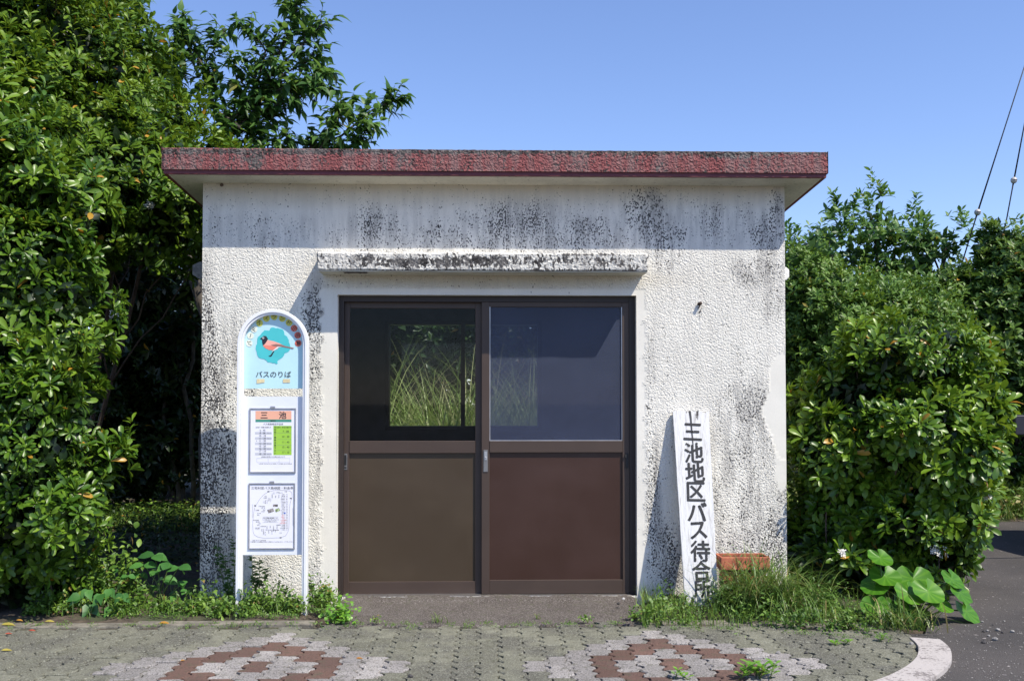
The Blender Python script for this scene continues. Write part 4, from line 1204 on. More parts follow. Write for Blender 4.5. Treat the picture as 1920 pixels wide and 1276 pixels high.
# ------------------------------------------------ mulberry-like tree over the roof
def tree_limbs():
    t = thing('mulberry_tree', 'tree with long branches of drooping pointed leaves reaching over the roof', 'tree', (-2.7, 3.4, 0))
    m = MB(); f = Fol(); Y0 = 3.2
    paths = [([(330, 420), (380, 300), (430, 230), (500, 150), (560, 90), (600, 50)], 0), ([(430, 230), (400, 150), (360, 90), (340, 60)], 1), ([(400, 290), (470, 215), (540, 190), (606, 170)], 1),
             ([(400, 290), (450, 240), (530, 140), (595, 105)], 1), ([(380, 300), (300, 180), (240, 90), (200, 20)], 1), ([(300, 180), (330, 120), (350, 60)], 1), ([(240, 90), (255, 40), (250, 0)], 1), ([(300, 180), (200, 100), (120, 30), (60, -30)], 1),
             ([(400, 290), (470, 260), (500, 240), (515, 215)], 1), ([(470, 310), (560, 285), (640, 255), (700, 205), (738, 188)], 1), ([(560, 285), (600, 280), (660, 275), (690, 240)], 1), ([(600, 280), (625, 230), (650, 205)], 1), ([(430, 230), (480, 170), (500, 95), (470, 60)], 1),
             ([(500, 150), (540, 70), (555, 20), (548, 5)], 1), ([(450, 240), (400, 200), (380, 130), (420, 60)], 1), ([(380, 300), (440, 290), (500, 280), (540, 270)], 1), ([(470, 215), (500, 170), (560, 160), (600, 140)], 1),
             ([(400, 290), (420, 250), (450, 180), (440, 120)], 1), ([(380, 300), (350, 250), (330, 200), (340, 150)], 1), ([(430, 230), (470, 200), (530, 165), (575, 170)], 1)]
    tw = []
    for pth, lv in paths:
        pts = [U(x, y, Y0+random.uniform(-.15, .15)) for x, y in pth]
        # refine
        Q = []
        for a, c in zip(pts, pts[1:]):
            for i in range(4): Q.append(a.lerp(c, i/4)+Vector((random.uniform(-.01, .01),)*3))
        Q.append(pts[-1]); n = len(Q)
        m.tube(Q, [(.014 if lv else .020)*(1-.8*i/n)+.002 for i in range(n)], 6)
        tw.append(Q)
    m.tube([(-2.7, 3.4, -.05), (-2.75, 3.4, .9), (-2.6, 3.3, 1.7), tuple(U(330, 420, Y0))], [.11, .09, .07, .05], 10)
    m.tube([(-2.72, 3.42, 0.1), (-2.5, 3.5, .9), (-2.3, 3.4, 2.0), tuple(U(470, 310, Y0))], [.08, .06, .04, .03], 8)
    P, D, Nn, L = [], [], [], []
    for Q in tw:
        n = len(Q)
        for i in range(2, n):
            t_ = (Q[min(i+1, n-1)]-Q[i-1]).normalized()
            for s in range(3 if i < n-2 else 4):
                side = Vector((random.uniform(-1, 1), random.uniform(-1, .6), random.uniform(-.5, .9))).normalized()
                d = (t_*.7+side*.8).normalized(); ln = random.uniform(.07, .24)
                c = Q[i]+d*ln
                m.tube([Q[i], Q[i]+d*ln*.5+Vector((0, 0, .01)), c], [.004, .003, .0015], 4)
                for q in range(6):
                    u = .2+.8*q/5; p = Q[i].lerp(c, u)+Vector((0, 0, .01*u))
                    ld = (d*.5+Vector((random.uniform(-.7, .7), random.uniform(-.7, .5), random.uniform(-.75, .15)))).normalized()
                    P.append(p); D.append(ld); Nn.append(Vector((random.uniform(-.5, .5), random.uniform(-.8, .2), 1))); L.append(random.uniform(.085, .14))
    P = np.array([tuple(p) for p in P]); D = np.array([tuple(p) for p in D]); Nn = np.array([tuple(p) for p in Nn]); L = np.array(L)
    f.leaves(P, D, Nn, L, L*.52, 'point', rng.uniform(.1, .45, len(P)))
    f.build('foliage', M['leaf_tree'], t); m.build('trunk', M['greybark'], t, smooth=True)
tree_limbs()

# ------------------------------------------------ right: near glossy shrub
R1 = [lobe_px(1690, 830, .45, 155, 185, .55), lobe_px(1700, 665, .15, 115, 50, .33), lobe_px(1745, 850, -.02, 95, 60, .3), lobe_px(1560, 850, .1, 60, 60, .25), lobe_px(1610, 770, .35, 100, 95, .4), lobe_px(1740, 690, .4, 95, 70, .4), lobe_px(1795, 790, .25, 58, 95, .35), lobe_px(1670, 950, .4, 155, 130, .5), lobe_px(1765, 950, .1, 70, 85, .33),
      lobe_px(1600, 950, .4, 95, 140, .4), lobe_px(1640, 1050, .3, 150, 90, .35), lobe_px(1540, 1060, .15, 60, 80, .25), lobe_px(1775, 1030, .0, 42, 55, .2), lobe_px(1680, 800, -.05, 110, 45, .25), lobe_px(1700, 985, .0, 80, 40, .22)]
make_shrub('evergreen_shrub', 'big rounded glossy shrub beside the right corner of the shelter, above the round-leaved plant', R1, [M['leaf_gloss'], M['leaf_shade']],
    (2.75, .35, 0), dict(nclump=300, per=10, rad=.13, k=8, Lr=(.06, .092), wr=.40, fill=14000, fillL=.09, tint=.30, spur=.15, yback=.7, shoots=50, shootL=.17), 6, tr=.03)

# right background bushes
def bg_bush(name, label, lobes, m_, at, ncl, L, tint=.2, kind='mini', per=9, k=6, tm='greybark', rad=.22, spur=.15, fill=9000):
    return make_shrub(name, label, lobes, [m_, M['leaf_far_dark']], at, dict(nclump=ncl, per=per, rad=rad, k=k, Lr=L, wr=.42, kind=kind, fill=fill, fillL=.14, tint=tint, spur=spur, upw=.6, zmin=.15, shoots=110, shootL=.24), 6, tm, tr=.045)
bg_bush('leafy_bush', 'bright small-leaved bush directly behind the right corner of the shelter', [lobe_px(1540, 620, 3.6, 100, 120, .7), lobe_px(1620, 620, 4.0, 110, 110, .7), lobe_px(1495, 530, 3.8, 60, 70, .6), lobe_px(1700, 640, 4.2, 100, 110, .7), lobe_px(1560, 750, 3.7, 110, 130, .7), lobe_px(1700, 740, 4.2, 150, 120, .7)],
        M['leaf_far'], (4.0, 4.3, 0), 560, (.042, .066), .34, per=11)
R3 = [lobe_px(1560, 475, 5.2, 80, 45, .5), lobe_px(1680, 470, 5.4, 80, 45, .5), lobe_px(1650, 425, 5.3, 30, 38, .3), lobe_px(1745, 465, 5.4, 50, 30, .4), lobe_px(1780, 455, 5.3, 30, 12, .2), lobe_px(1620, 560, 5.6, 180, 80, .8)]
bg_bush('broadleaf_tree', 'darker broadleaf tree whose ragged top stands against the sky on the right', R3, M['leaf_tree'], (5.0, 5.8, 0), 170, (.07, .10), .2, 'oval', 6, 5, rad=.17, spur=.3, fill=1500)
bg_bush('hillside_shrub', 'shrub at the right edge of the photo below the two guy wires', [lobe_px(1870, 545, 4.6, 70, 55, .5), lobe_px(1915, 505, 4.8, 50, 45, .5), lobe_px(1862, 450, 4.7, 22, 34, .25), lobe_px(1930, 560, 4.6, 110, 120, .7), lobe_px(1830, 620, 4.7, 100, 110, .7), lobe_px(1900, 700, 4.6, 120, 100, .6), lobe_px(1795, 540, 4.9, 45, 30, .3), lobe_px(2020, 590, 4.8, 130, 150, .8)],
        M['leaf_far_dark'], (6.2, 5.0, 0), 400, (.06, .095), .3, 'oval', 6, 6, rad=.19, fill=9000)
# hedge further right and behind (keeps the view closed from other positions)
bg_bush('hillside_shrub', 'low dark shrub mass beyond the road at the far right of the frame', [(7.6, 5.6, .8, 1.2, .8, 1.2), (6.0, 5.2, .5, 1.2, .6, .9), (5.0, 5.0, .6, 1.0, .5, .9)], M['leaf_far'], (6.6, 5.6, 0), 240, (.06, .09), .15, 'mini', 7, 6, fill=7000)

# ------------------------------------------------ behind the shelter: tall grass and a tree added to darken the background
def tall_grass(name, label, x0, x1, y0, y1, n, h, nclump=26, mt='pampas', hvar=.35, w0=.012, kind=None):
    f = Fol(); c = np.stack([rng.uniform(x0, x1, nclump), rng.uniform(y0, y1, nclump), np.zeros(nclump)], -1)
    k = rng.integers(0, nclump, n); P = c[k]+rng.normal(size=(n, 3))*[.10, .10, 0]; P[:, 2] = 0
    ch = h*(1-hvar+2*hvar*rng.random(nclump))
    az = rng.random(n)*2*np.pi; H = ch[k]*rng.uniform(.55, 1.15, n)
    f.blades(P, az, H, w0*rng.uniform(.6, 1.2, n), rng.uniform(.5, 3.0, n), 7, None, rng.uniform(.02, .35, n))
    o = f.build(name, M[mt]); return o
tag(tall_grass('tall_grass', '', -1.6, 1.6, 3.6, 4.7, 12000, 1.55, 40, w0=.015, hvar=.42), kind='stuff')
tag(tall_grass('tall_grass', '', 2.0, 4.0, 3.0, 3.9, 2600, .95, 26), kind='stuff')
f = Fol()
n = 3600; P = np.stack([rng.uniform(-4.8, -1.9, n), rng.uniform(3.2, 5.4, n), np.zeros(n)], -1)
f.blades(P, rng.random(n)*6.28, rng.uniform(.06, .22, n), .007, rng.uniform(.4, 2, n), 4)
n = 9000; P = np.stack([rng.uniform(-4.8, -1.9, n), rng.uniform(1.2, 5.4, n), rng.uniform(.01, .16, n)], -1)
f.leaves(P, unit(n)*[1, 1, .4], unit(n)*.4+[0, 0, 1], .045, .03, 'mini', mi=1)  # low leaves beside the shelter coloured dark to stand in for shade
n = 2600; P = np.stack([rng.uniform(-5.2, -1.9, n), rng.uniform(3.3, 4.7, n), rng.random(n)**2*.2+.01], -1)
f.leaves(P, unit(n)*[1, 1, .4], unit(n)*.4+[0, 0, 1], .05, .03, 'mini')
tag(f.build('grass', [M['leaf_weed'], M['leaf_shade']]), kind='stuff')
BT1 = [(-1.3, 6.6, 2.6, 1.5, 1.1, 1.2), (.4, 6.8, 2.6, 1.4, 1.1, 1.15), (2.0, 6.8, 2.5, 1.3, 1.1, 1.1), (-2.8, 6.4, 2.4, 1.2, 1.0, 1.1), (3.6, 7.0, 2.3, 1.3, .9, 1.1)]
make_shrub('added_shade_tree', 'evergreen tree added behind the shelter to shade the view through its rear window', BT1, [M['leaf_shade'], M['leaf_shade']], (.3, 7.0, 0),  # crown added to cast shade on the thicket; leaf colour darkened as well
   dict(nclump=420, per=6, rad=.28, k=6, Lr=(.08, .12), wr=.42, kind='mini', fill=14000, fillL=.2, tint=.05, spur=.2, lobb=.4, zmin=1.2), 7, 'greybark', tr=.07)
BT2 = [(-1.9, 7.4, 3.0, 1.4, .6, 1.2), (-1.5, 7.6, 2.2, 1.6, .6, 1.2), (1.2, 7.7, 2.2, 1.8, .6, 1.2), (-3, 8.2, 1.0, 1.8, .8, 1.5), (0, 8.4, 1.0, 1.8, .8, 1.5), (2.6, 8.4, 1.0, 1.8, .8, 1.5), (5.0, 8.3, 1.2, 1.6, .8, 1.5), (-5.5, 7.4, 1.6, 1.8, .9, 2.2)]
make_shrub('dark_hedge_shrub', 'shaded thicket at the back beyond the tall grass', BT2, [M['leaf_shade'], M['leaf_shade']], (0, 8.4, 0),
   dict(nclump=520, per=6, rad=.3, k=6, Lr=(.08, .12), wr=.42, kind='mini', fill=22000, fillL=.24, tint=.0, spur=.2, lobb=.4, zmin=.1), 5, 'greybark', tr=.05)

# ------------------------------------------------ weeds
def weed_clump(f, c, r_, h, n, L=.03, kind='oval', wr=.6, tint=.3, mi=0):
    P = np.stack([rng.normal(size=n)*r_*.5+c[0], rng.normal(size=n)*r_*.35+c[1], np.abs(rng.normal(size=n))*h*.6+.012], -1)
    rad = norm(np.stack([P[:, 0]-c[0], P[:, 1]-c[1], np.zeros(n)], -1)+unit(n)*.4)
    D = norm(rad+np.array([0, -.1, .35])*rng.random((n, 1)))
    Nn = norm(np.array([0, -.25, 1])+unit(n)*.45)
    f.leaves(P, D, Nn, L*rng.uniform(.6, 1.3, n), L*wr*rng.uniform(.7, 1.2, n), kind, rng.uniform(0, .3, n), np.clip(tint+rng.normal(size=n)*.25, 0, 1), mi)
# ground cover along the left bed and under the sign
f = Fol()
spots_ = [(60, 1150, .05, .05, .03), (130, 1135, .10, .22, .04), (160, 1135, .11, .30, .04), (190, 1125, .12, .34, .045), (215, 1135, .11, .30, .04), (240, 1125, .10, .28, .045), (262, 1140, .08, .12, .03), (120, 1150, .08, .07, .025),
          (385, 1140, .07, .10, .032), (365, 1150, .07, .08, .028), (410, 1150, .06, .08, .03), (440, 1148, .05, .07, .028), (475, 1145, .07, .10, .034), (500, 1148, .07, .11, .032), (530, 1146, .07, .09, .03), (555, 1150, .05, .08, .028), (465, 1153, .06, .06, .025),
          (590, 1140, .06, .12, .03), (610, 1142, .06, .10, .026), (622, 1135, .05, .12, .025), (340, 1150, .06, .06, .022), (300, 1150, .06, .07, .024), (90, 1145, .06, .10, .028), (230, 1150, .08, .08, .026), (520, 1135, .06, .12, .026)]
for x_, y_, r_, h_, L_ in spots_:
    for q in range(3):
        c = G(x_+random.uniform(-10, 10), y_+random.uniform(-4, 4)); weed_clump(f, c, r_, h_*random.uniform(.7, 1.1), 70, L_*random.uniform(.7, 1.25), random.choice(['oval', 'point', 'obov']), .62, random.uniform(.2, .6))
for i in range(40):
    c = G(random.uniform(200, 640), random.uniform(1150, 1163)); weed_clump(f, c, .05, .03, 40, .014)
n = 500; px = rng.uniform(50, 640, n); P = np.array([tuple(G(x, y)) for x, y in zip(px, rng.uniform(1110, 1160, n))])
f.blades(P, rng.random(n)*6.28, rng.uniform(.04, .14, n), .004, rng.uniform(.3, 1.8, n), 4)
tag(f.build('ground_cover', M['leaf_weed']), kind='stuff')
# right verge
f = Fol()
for i in range(62):
    px = random.uniform(1208, 1660); lo = 1163+max(0, (px-1200))*.05
    c = G(px, random.uniform(1130, lo+8)); weed_clump(f, c, random.uniform(.04, .09), random.uniform(.03, .12), 60, random.uniform(.012, .034), random.choice(['oval', 'point', 'mini']), random.uniform(.4, .7), random.uniform(.05, .6))
for x_, y_, h_ in ((1345, 1140, .12), (1370, 1135, .2), (1395, 1138, .2), (1420, 1138, .2), (1450, 1138, .18), (1480, 1140, .15), (1360, 1150, .12), (1400, 1155, .12), (1440, 1155, .14), (1510, 1150, .12), (1550, 1155, .12)):
    for q in range(3):
        c = G(x_+random.uniform(-10, 10), y_+random.uniform(-4, 4)); weed_clump(f, c, .06, h_, 80, random.uniform(.02, .04), random.choice(['oval', 'point']), .4, random.uniform(.0, .4))
n = 1300; px = 1205+525*(.5+.5*np.sin(rng.random(n)*40))*rng.random(n)**.5; P = np.array([tuple(G(x, y)) for x, y in zip(px, rng.uniform(1120, 1178, n))])
f.blades(P, rng.random(n)*6.28, rng.uniform(.04, .17, n), .004, rng.uniform(.3, 2.4, n), 4)
tag(f.build('ground_cover', M['leaf_weed']), kind='stuff')
# moss and sprouts in paving joints
f = Fol()
for i in range(110):
    px = random.uniform(0, 1700); edge = 1171 if px < 1210 else 1172+(px-1200)*.05
    c = G(px, edge+abs(random.gauss(0, 5))); weed_clump(f, c, .035, .012, 22, .009)
tag(f.build('moss', M['leaf_weed']), kind='stuff')

def plant(name, label, px, py, fn, m_, cat='plant', group=None, z=0):
    g = G(px, py, z); t = thing(name, label, cat, tuple(g), group); f = Fol(); st = MB(); fn(f, st, g)
    f.build('leaves', m_, t)
    if st.v: st.build('stem', M['leafstem'], t, smooth=True)
    return t
M['leafstem'] = simple('green_stem', (.09, .14, .03), .6)
def broad(f, st, g):
    spots = [(290, 1040, .10), (270, 1058, .09), (318, 1055, .10), (297, 1068, .09), (335, 1062, .09), (305, 1085, .10), (345, 1088, .07), (262, 1075, .07), (332, 1112, .07), (282, 1100, .06), (350, 1105, .05), (240, 1078, .06), (222, 1068, .05)]
    for x, y, L in spots:
        c = U(x, y, g.y+random.uniform(-.08, .10))
        a = g+Vector((random.uniform(-.06, .06), random.uniform(-.05, .05), 0))
        st.tube([a, a.lerp(c, .5)+Vector((0, .03, .02)), c], [.005, .004, .003], 5)
        for q in range(3):
            az = random.uniform(0, 6.28); d = Vector((math.cos(az), math.sin(az)*.6-.25, random.uniform(-.35, .1)))
            f.leaves([tuple(c)], [tuple(d)], [(random.uniform(-.2, .2), -.55, 1)], L*random.uniform(.8, 1.1), L*.78, 'oval', .2)
plant('broadleaf_weed', 'tall weed with large heart-shaped leaves in the bed left of the shelter', 300, 1135, broad, M['leaf_broad'])
def vine(f, st, g):
    for x, y, L in [(25, 1148, .09), (60, 1135, .07), (150, 1130, .08), (170, 1148, .09), (190, 1128, .08), (210, 1152, .08), (230, 1128, .07), (165, 1120, .07), (205, 1118, .07)]:
        if x < 140: continue
        c = U(x, y-15, g.y-random.uniform(0, .08)); st.tube([(c.x, c.y+.05, 0), c], [.004, .003], 5)
        for q in range(2):
            d = Vector((random.uniform(-.8, .8), -.4, random.uniform(-.9, -.2)))
            f.leaves([tuple(c)], [tuple(d)], [(random.uniform(-.3, .3), -1, .6)], L, L*.75, 'point', .2)
plant('ivy_plant', 'low plant with drooping triangular leaves at the front of the left bed', 190, 1150, vine, M['leaf_broad'])
def tallweed(tops, seed, L=.028):
    def fn(f, st, g):
        for (x0, x, y) in tops:
            c = U(x, y, g.y+random.uniform(-.03, .03)); a = Vector((U(x0, 1130, g.y).x, g.y, 0)); mid = a.lerp(c, .5)+Vector((random.uniform(-.02, .02), 0, 0))
            st.tube([a, mid, c], [.004, .003, .0015], 5)
            n = 34
            for i in range(n):
                t = random.uniform(.1, 1); p = a.lerp(mid, t*2) if t < .5 else mid.lerp(c, t*2-1)
                d = Vector((random.choice((-1, 1))*random.uniform(.5, 1), random.uniform(-.6, .4), random.uniform(-.1, .7)))
                f.leaves([tuple(p)], [tuple(d)], [(random.uniform(-.3, .3), -.6, 1)], L*random.uniform(.7, 1.5), L*.55, 'point', .2, np.array([random.uniform(0, .7)]))
    return fn
plant('tall_weed', 'thin upright weed against the wall between the two legs of the bus stop sign', 487, 1128, tallweed([(485, 472, 1045), (487, 486, 1048), (490, 500, 1065), (484, 478, 1070)], 1), M['leaf_tree'])
plant('tall_weed', 'straggly dark weed leaning on the wall just left of the bus stop sign', 432, 1128, tallweed([(430, 405, 1015), (435, 437, 1010), (428, 418, 1040), (436, 425, 1065)], 2), M['leaf_tree'])
plant('tall_weed', 'short leafy weed rising at the right leg of the bus stop sign', 590, 1140, tallweed([(590, 582, 1078), (595, 610, 1095), (600, 622, 1110)], 3), M['leaf_weed'])
def tuft(n, h, w_, sp, bend=(.5, 2.4), tint=None, lean=(.05, .7)):
    def fn(f, st, g):
        P = np.array([[g.x, g.y, 0]])+rng.normal(size=(n, 3))*[sp, sp*.7, 0]; P[:, 2] = 0
        f.blades(P, rng.random(n)*6.28, h*rng.uniform(.5, 1.15, n), w_*rng.uniform(.7, 1.2, n), rng.uniform(*bend, n), 8, tint, rng.uniform(*lean, n))
    return fn
plant('grass_tuft', 'arching grass tuft between the dark weed and the left bed plants', 405, 1138, tuft(12, .28, .007, .03, (1.5, 3.2)), M['grass'])
plant('grass_tuft', 'large tuft of arching grass covering the front of the terracotta planter', 1418, 1148, tuft(400, .54, .008, .08, (.5, 2.2)), M['grass'])
plant('grass_tuft', 'long grass tuft spreading between the planter and the right shrub', 1470, 1150, tuft(320, .50, .007, .13, (.5, 2.3)), M['grass'])
plant('grass_tuft', 'fine grass tuft at the foot of the wooden board', 1245, 1142, tuft(50, .15, .005, .06), M['grass'])
plant('grass_tuft', 'arching green grass tuft in front of the round glossy leaves', 1690, 1178, tuft(150, .26, .008, .10, (.5, 1.9)), M['grass'])
plant('grass_tuft', 'sparse dry grass tuft at the front edge of the doorstep', 822, 1166, tuft(26, .09, .004, .03), M['grass'])
plant('grass_tuft', 'tiny grass tuft on the front edge of the doorstep, further right', 1008, 1160, tuft(9, .07, .004, .012), M['grass'])
def iris(f, st, g):
    c = U(1445, 1040, -.12)
    for x, y, x0, w_ in ((1440, 993, 1425, .012), (1382, 1010, 1418, .006), (1407, 1030, 1415, .006), (1462, 1060, 1430, .006), (1395, 1045, 1405, .008)):
        a = U(x0, 1090, g.y); b_ = U(x, y, g.y)
        d = b_-a; az = math.atan2(0, d.x); L = d.length
        f.blades([(a.x, a.y, a.z)], np.array([az]), np.array([L]), w_, np.array([.05]), 5, None, np.array([math.atan2(abs(d.x), d.z)]))
plant('sword_leaf_plant', 'few upright sword-shaped blades standing out of the terracotta planter', 1415, 1128, iris, M['leaf_broad'])
def bright(n, r_, h, L=.028):
    def fn(f, st, g): weed_clump(f, (g.x, g.y), r_, h, n, L, 'oval', .7, .5)
    return fn
plant('small_weed', 'bright green leafy weed at the left front corner of the doorstep', 638, 1166, bright(230, .075, .09), M['leaf_lime'])
plant('small_weed', 'small dark weed in the joint at the front of the doorstep right of its middle', 1098, 1167, bright(60, .04, .035, .016), M['leaf_weed'])
plant('small_weed', 'small weed at the right front corner of the doorstep', 1188, 1162, bright(80, .04, .05, .02), M['leaf_weed'])
plant('small_weed', 'small moss-like weed at the front edge of the doorstep near its left end', 705, 1170, bright(60, .035, .035, .014), M['leaf_weed'])
def sprout(n, h, L):
    def fn(f, st, g):
        for i in range(n):
            a = g+Vector((random.uniform(-.12, .12), random.uniform(-.04, .04), 0)); c = a+Vector((random.uniform(-.05, .05), random.uniform(-.03, .03), h*random.uniform(.5, 1)))
            st.tube([a, c], [.003, .002], 5)
            for q in range(10):
                t = .25+.75*q/9; p = a.lerp(c, t); az = q*2.4; d = Vector((math.cos(az), math.sin(az), .55))
                f.leaves([tuple(p)], [tuple(d)], [(0, 0, 1)], L*random.uniform(.7, 1.2), L*.5, 'obov', .1)
    return fn
plant('leafy_sprout', 'fresh green sprouting weed growing through the brown pavers at the bottom of the photo', 1395, 1272, sprout(7, .075, .05), M['leaf_lime'])
plant('leafy_sprout', 'small pale green sprout on the pavers left of the larger one', 1285, 1274, sprout(2, .04, .035), M['leaf_lime'])
plant('leafy_sprout', 'tiny yellow-green sprout on the paving near the white kerb end', 1656, 1204, sprout(1, .05, .035), M['leaf_lime'])
plant('leafy_sprout', 'low yellow-green rosette on the paving at the edge of the right verge', 1588, 1208, sprout(2, .02, .035), M['leaf_lime'])
plant('leafy_sprout', 'pointed light green weed at the foot of the board on its right', 1345, 1135, sprout(2, .07, .045), M['leaf_lime'])

# round glossy-leaved plant
def farf():
    g = G(1700, 1165); t = thing('round_leaf_plant', 'plant with large round glossy leaves at the foot of the right shrub', 'plant', tuple(g))
    spots = [(1713, 1084, 30, -.55, 0), (1680, 1140, 36, -.5, .1), (1660, 1080, 26, -.4, .2), (1740, 1108, 28, -.6, .8), (1762, 1130, 24, -.5, .7), (1800, 1110, 24, -.5, 1.1), (1812, 1145, 26, -.55, 1.3), (1640, 1098, 22, -.35, -.4), (1705, 1112, 26, -.5, .3), (1785, 1085, 22, -.4, .9), (1640, 1135, 22, -.5, -.3), (1650, 1045, 22, -.3, 0)]
    me_v, me_f, T_ = [], [], []
    st = MB()
    for i, (px, py, r_, dy, yaw) in enumerate(spots):
        Y = g.y+.10-.12*random.random()+(.0 if py > 1100 else .08); c = U(px, py, Y); s = (Y+D0)/F; rr = r_*s*1.1
        nrm = Vector((math.sin(yaw)*.6+random.uniform(-.25, .25), -.62+random.uniform(-.15, .15), .8)).normalized(); nt_ = Vector((0, 0, -1)); nt_ = (nt_-nrm*nt_.dot(nrm)).normalized(); sd_ = nrm.cross(nt_)
        nr, na = 5, 26; base_ = len(me_v); tt = random.random()
        for a in range(nr+1):
            for q in range(na):
                th = 2*math.pi*q/na; rad = rr*a/nr
                notch = 1-.75*math.exp(-((th-math.pi)/.22)**2); wav = 1+.03*math.sin(9*th+i)
                x = rad*math.cos(th)*(notch if a > 0 else 1)*wav; y = rad*math.sin(th)*1.08*wav
                zz = rr*(.18*(a/nr)**2+.035*math.sin(7*th+i)*(a/nr)**2-.05*(1 if q % 4 == 0 else 0)*(a/nr)*.25)-.15*rr*abs(math.sin(th))*(a/nr)
                p = c+nt_*x+sd_*y+nrm*zz; me_v.append(tuple(p)); T_.append(min(.95, tt*.5+(.42 if (q % 3 == 0 and a > 0) or a == 0 else 0)+.03*random.random()))
        for a in range(nr):
            for q in range(na):
                A_, B_ = base_+a*na+q, base_+a*na+(q+1) % na; me_f.append((A_, B_, B_+na, A_+na))
        a0 = g+Vector((random.uniform(-.05, .05)+(px-1700)*s*.4, .08, 0)); st.tube([a0, a0.lerp(c, .6)+Vector((0, .04, .02)), c], [.006, .005, .004], 6)
    me = bpy.data.meshes.new('leaves'); me.from_pydata(me_v, [], me_f); me.polygons.foreach_set('use_smooth', [True]*len(me_f)); me.update()
    add_attr(me, 'tint', T_); link('leaves', me, M['leaf_round'], t); st.build('stem', M['leafstem'], t, smooth=True)
farf()
# white flower heads on the shrubs
def flower(px, py, Y, label, r_=.035):
    c = U(px, py, Y); f = Fol(); n = 26
    P = np.array([tuple(c)])+rng.normal(size=(n, 3))*r_*.5
    rosettes(f, P, norm(np.array([[0, -.8, .5]])+rng.normal(size=(n, 3))*.4), 5, (.009, .013), .75, 'mini', (55, 85))
    o = f.build('flower_cluster', M['petal']); return tag(o, label, 'flower')
flower(1755, 1033, -.22, 'white flower cluster low on the right shrub, above the round leaves')
flower(1580, 1035, -.20, 'tiny white flower head low on the left side of the right shrub', .015)
flower(213, 590, .3, 'white flower cluster on the dark left bushes at mid height', .025)
flower(280, 385, .75, 'white flower cluster on the left bushes below the roof line', .03)
flower(1848, 930, -.1, 'white flower cluster on the right side of the right shrub', .03)

# terracotta planter
def planter():
    Y = -.30; x0, x1 = U(1352, 1060, Y).x, U(1444, 1060, Y).x; zt, zm = U(1400, 1044, Y).z, U(1400, 1068, Y).z
    t = thing('planter', 'terracotta planter box half hidden in grass against the right part of the wall', 'planter', ((x0+x1)/2, Y, 0))
    m = MB(); d = .17
    w = .014
    m.box(x0, x1, Y, Y+w, zm, zt); m.box(x0, x1, Y+d-w, Y+d, zm, zt); m.box(x0, x0+w, Y+w, Y+d-w, zm, zt); m.box(x1-w, x1, Y+w, Y+d-w, zm, zt)
    m.build('rim', M['terracotta'], t, bevel=.004)
    k = .018; m = MB(); n = len(m.v)
    bx = (x1-x0)*.08
    top = [(x0+k, Y+k), (x1-k, Y+k), (x1-k, Y+d-k), (x0+k, Y+d-k)]; bot = [(x0+k+bx, Y+k+.015), (x1-k-bx, Y+k+.015), (x1-k-bx, Y+d-k-.015), (x0+k+bx, Y+d-k-.015)]
    m.v += [(x, y, zm+.01) for x, y in top]+[(x, y, 0) for x, y in bot]
    for i in range(4): j = (i+1) % 4; m.f.append((i, 4+i, 4+j, j)); m.m.append(0)
    m.f.append((4, 7, 6, 5)); m.m.append(0)
    m.build('body', M['terracotta'], t, bevel=.003)
    m = MB(); m.box(x0+w, x1-w, Y+w, Y+d-w, zm-.01, zt-.02); m.build('soil', M['soil'], t)
planter()

# roadside verge on the right
f = Fol(); n = 3800; px = rng.uniform(1780, 1990, n); P = np.stack([rng.uniform(3.6, 7.5, n), rng.uniform(4.0, 5.0, n), np.zeros(n)], -1)
P[:, 1] += .12*np.sin(P[:, 0]*2)+.1
f.blades(P, rng.random(n)*6.28, rng.uniform(.15, .55, n)*(.5+(P[:, 1]-4.0)), .010, rng.uniform(.5, 2.4, n), 5)
n = 2600; P = np.stack([rng.uniform(3.8, 7.5, n), rng.uniform(4.15, 4.8, n), rng.uniform(.02, .3, n)], -1)
f.leaves(P, norm(unit(n)*[1, 1, .5]+[0, -.3, .1]), norm(unit(n)*.5+[0, -.3, 1]), .09, .04, 'mini')
tag(f.build('roadside_grass', M['grass']), kind='stuff')

# ------------------------------------------------ fallen leaves and stones
def fallen(px, py, L, az, label, tint=None, col='leaf_fallen', z=.006):
    L *= .75; g = G(px, py, z); f = Fol(); t = np.array([tint if tint is not None else .5])
    f.leaves([(g.x-math.cos(az)*L/2, g.y-math.sin(az)*L/2, z)], [(math.cos(az), math.sin(az), .12)], [(.1, -.3, 1)], L, L*.42, 'oval', .2, t)
    tag(f.build('fallen_leaf', M[col]), label, 'fallen leaf', 'fallen leaves on the paving')
M['leaf_red'] = simple('red_fallen_leaf', (.30, .06, .035), .5); M['leaf_yellow'] = simple('yellow_fallen_leaf', (.30, .25, .05), .5)
fallen(15, 1170, .10, .1, 'large yellow fallen leaf at the left edge on the concrete edging', .9, 'leaf_yellow', .018)
fallen(36, 1162, .06, -.2, 'orange-yellow fallen leaf just right of the large yellow one', .6, z=.018)
fallen(93, 1164, .07, .1, 'yellow-green fallen leaf on the edging left of the ivy', .9, 'leaf_yellow', .018)
fallen(308, 1167, .08, 0, 'orange fallen leaf on the edging left of the bus stop sign', .5, z=.018)
fallen(60, 1181, .05, 0, 'red-brown fallen leaf on the paving near the left edge', .1, 'leaf_red')
fallen(16, 1187, .05, .4, 'dark red fallen leaf at the left edge of the paving', .1, 'leaf_red')
fallen(12, 1218, .07, .2, 'olive yellow fallen leaf lowest at the left edge of the paving', .9, 'leaf_yellow')
fallen(343, 1237, .04, .9, 'small orange fallen leaf on the left side of the left paver figure', .3)
fallen(674, 1233, .045, .1, 'small orange fallen leaf on the right side of the left paver figure', .3)
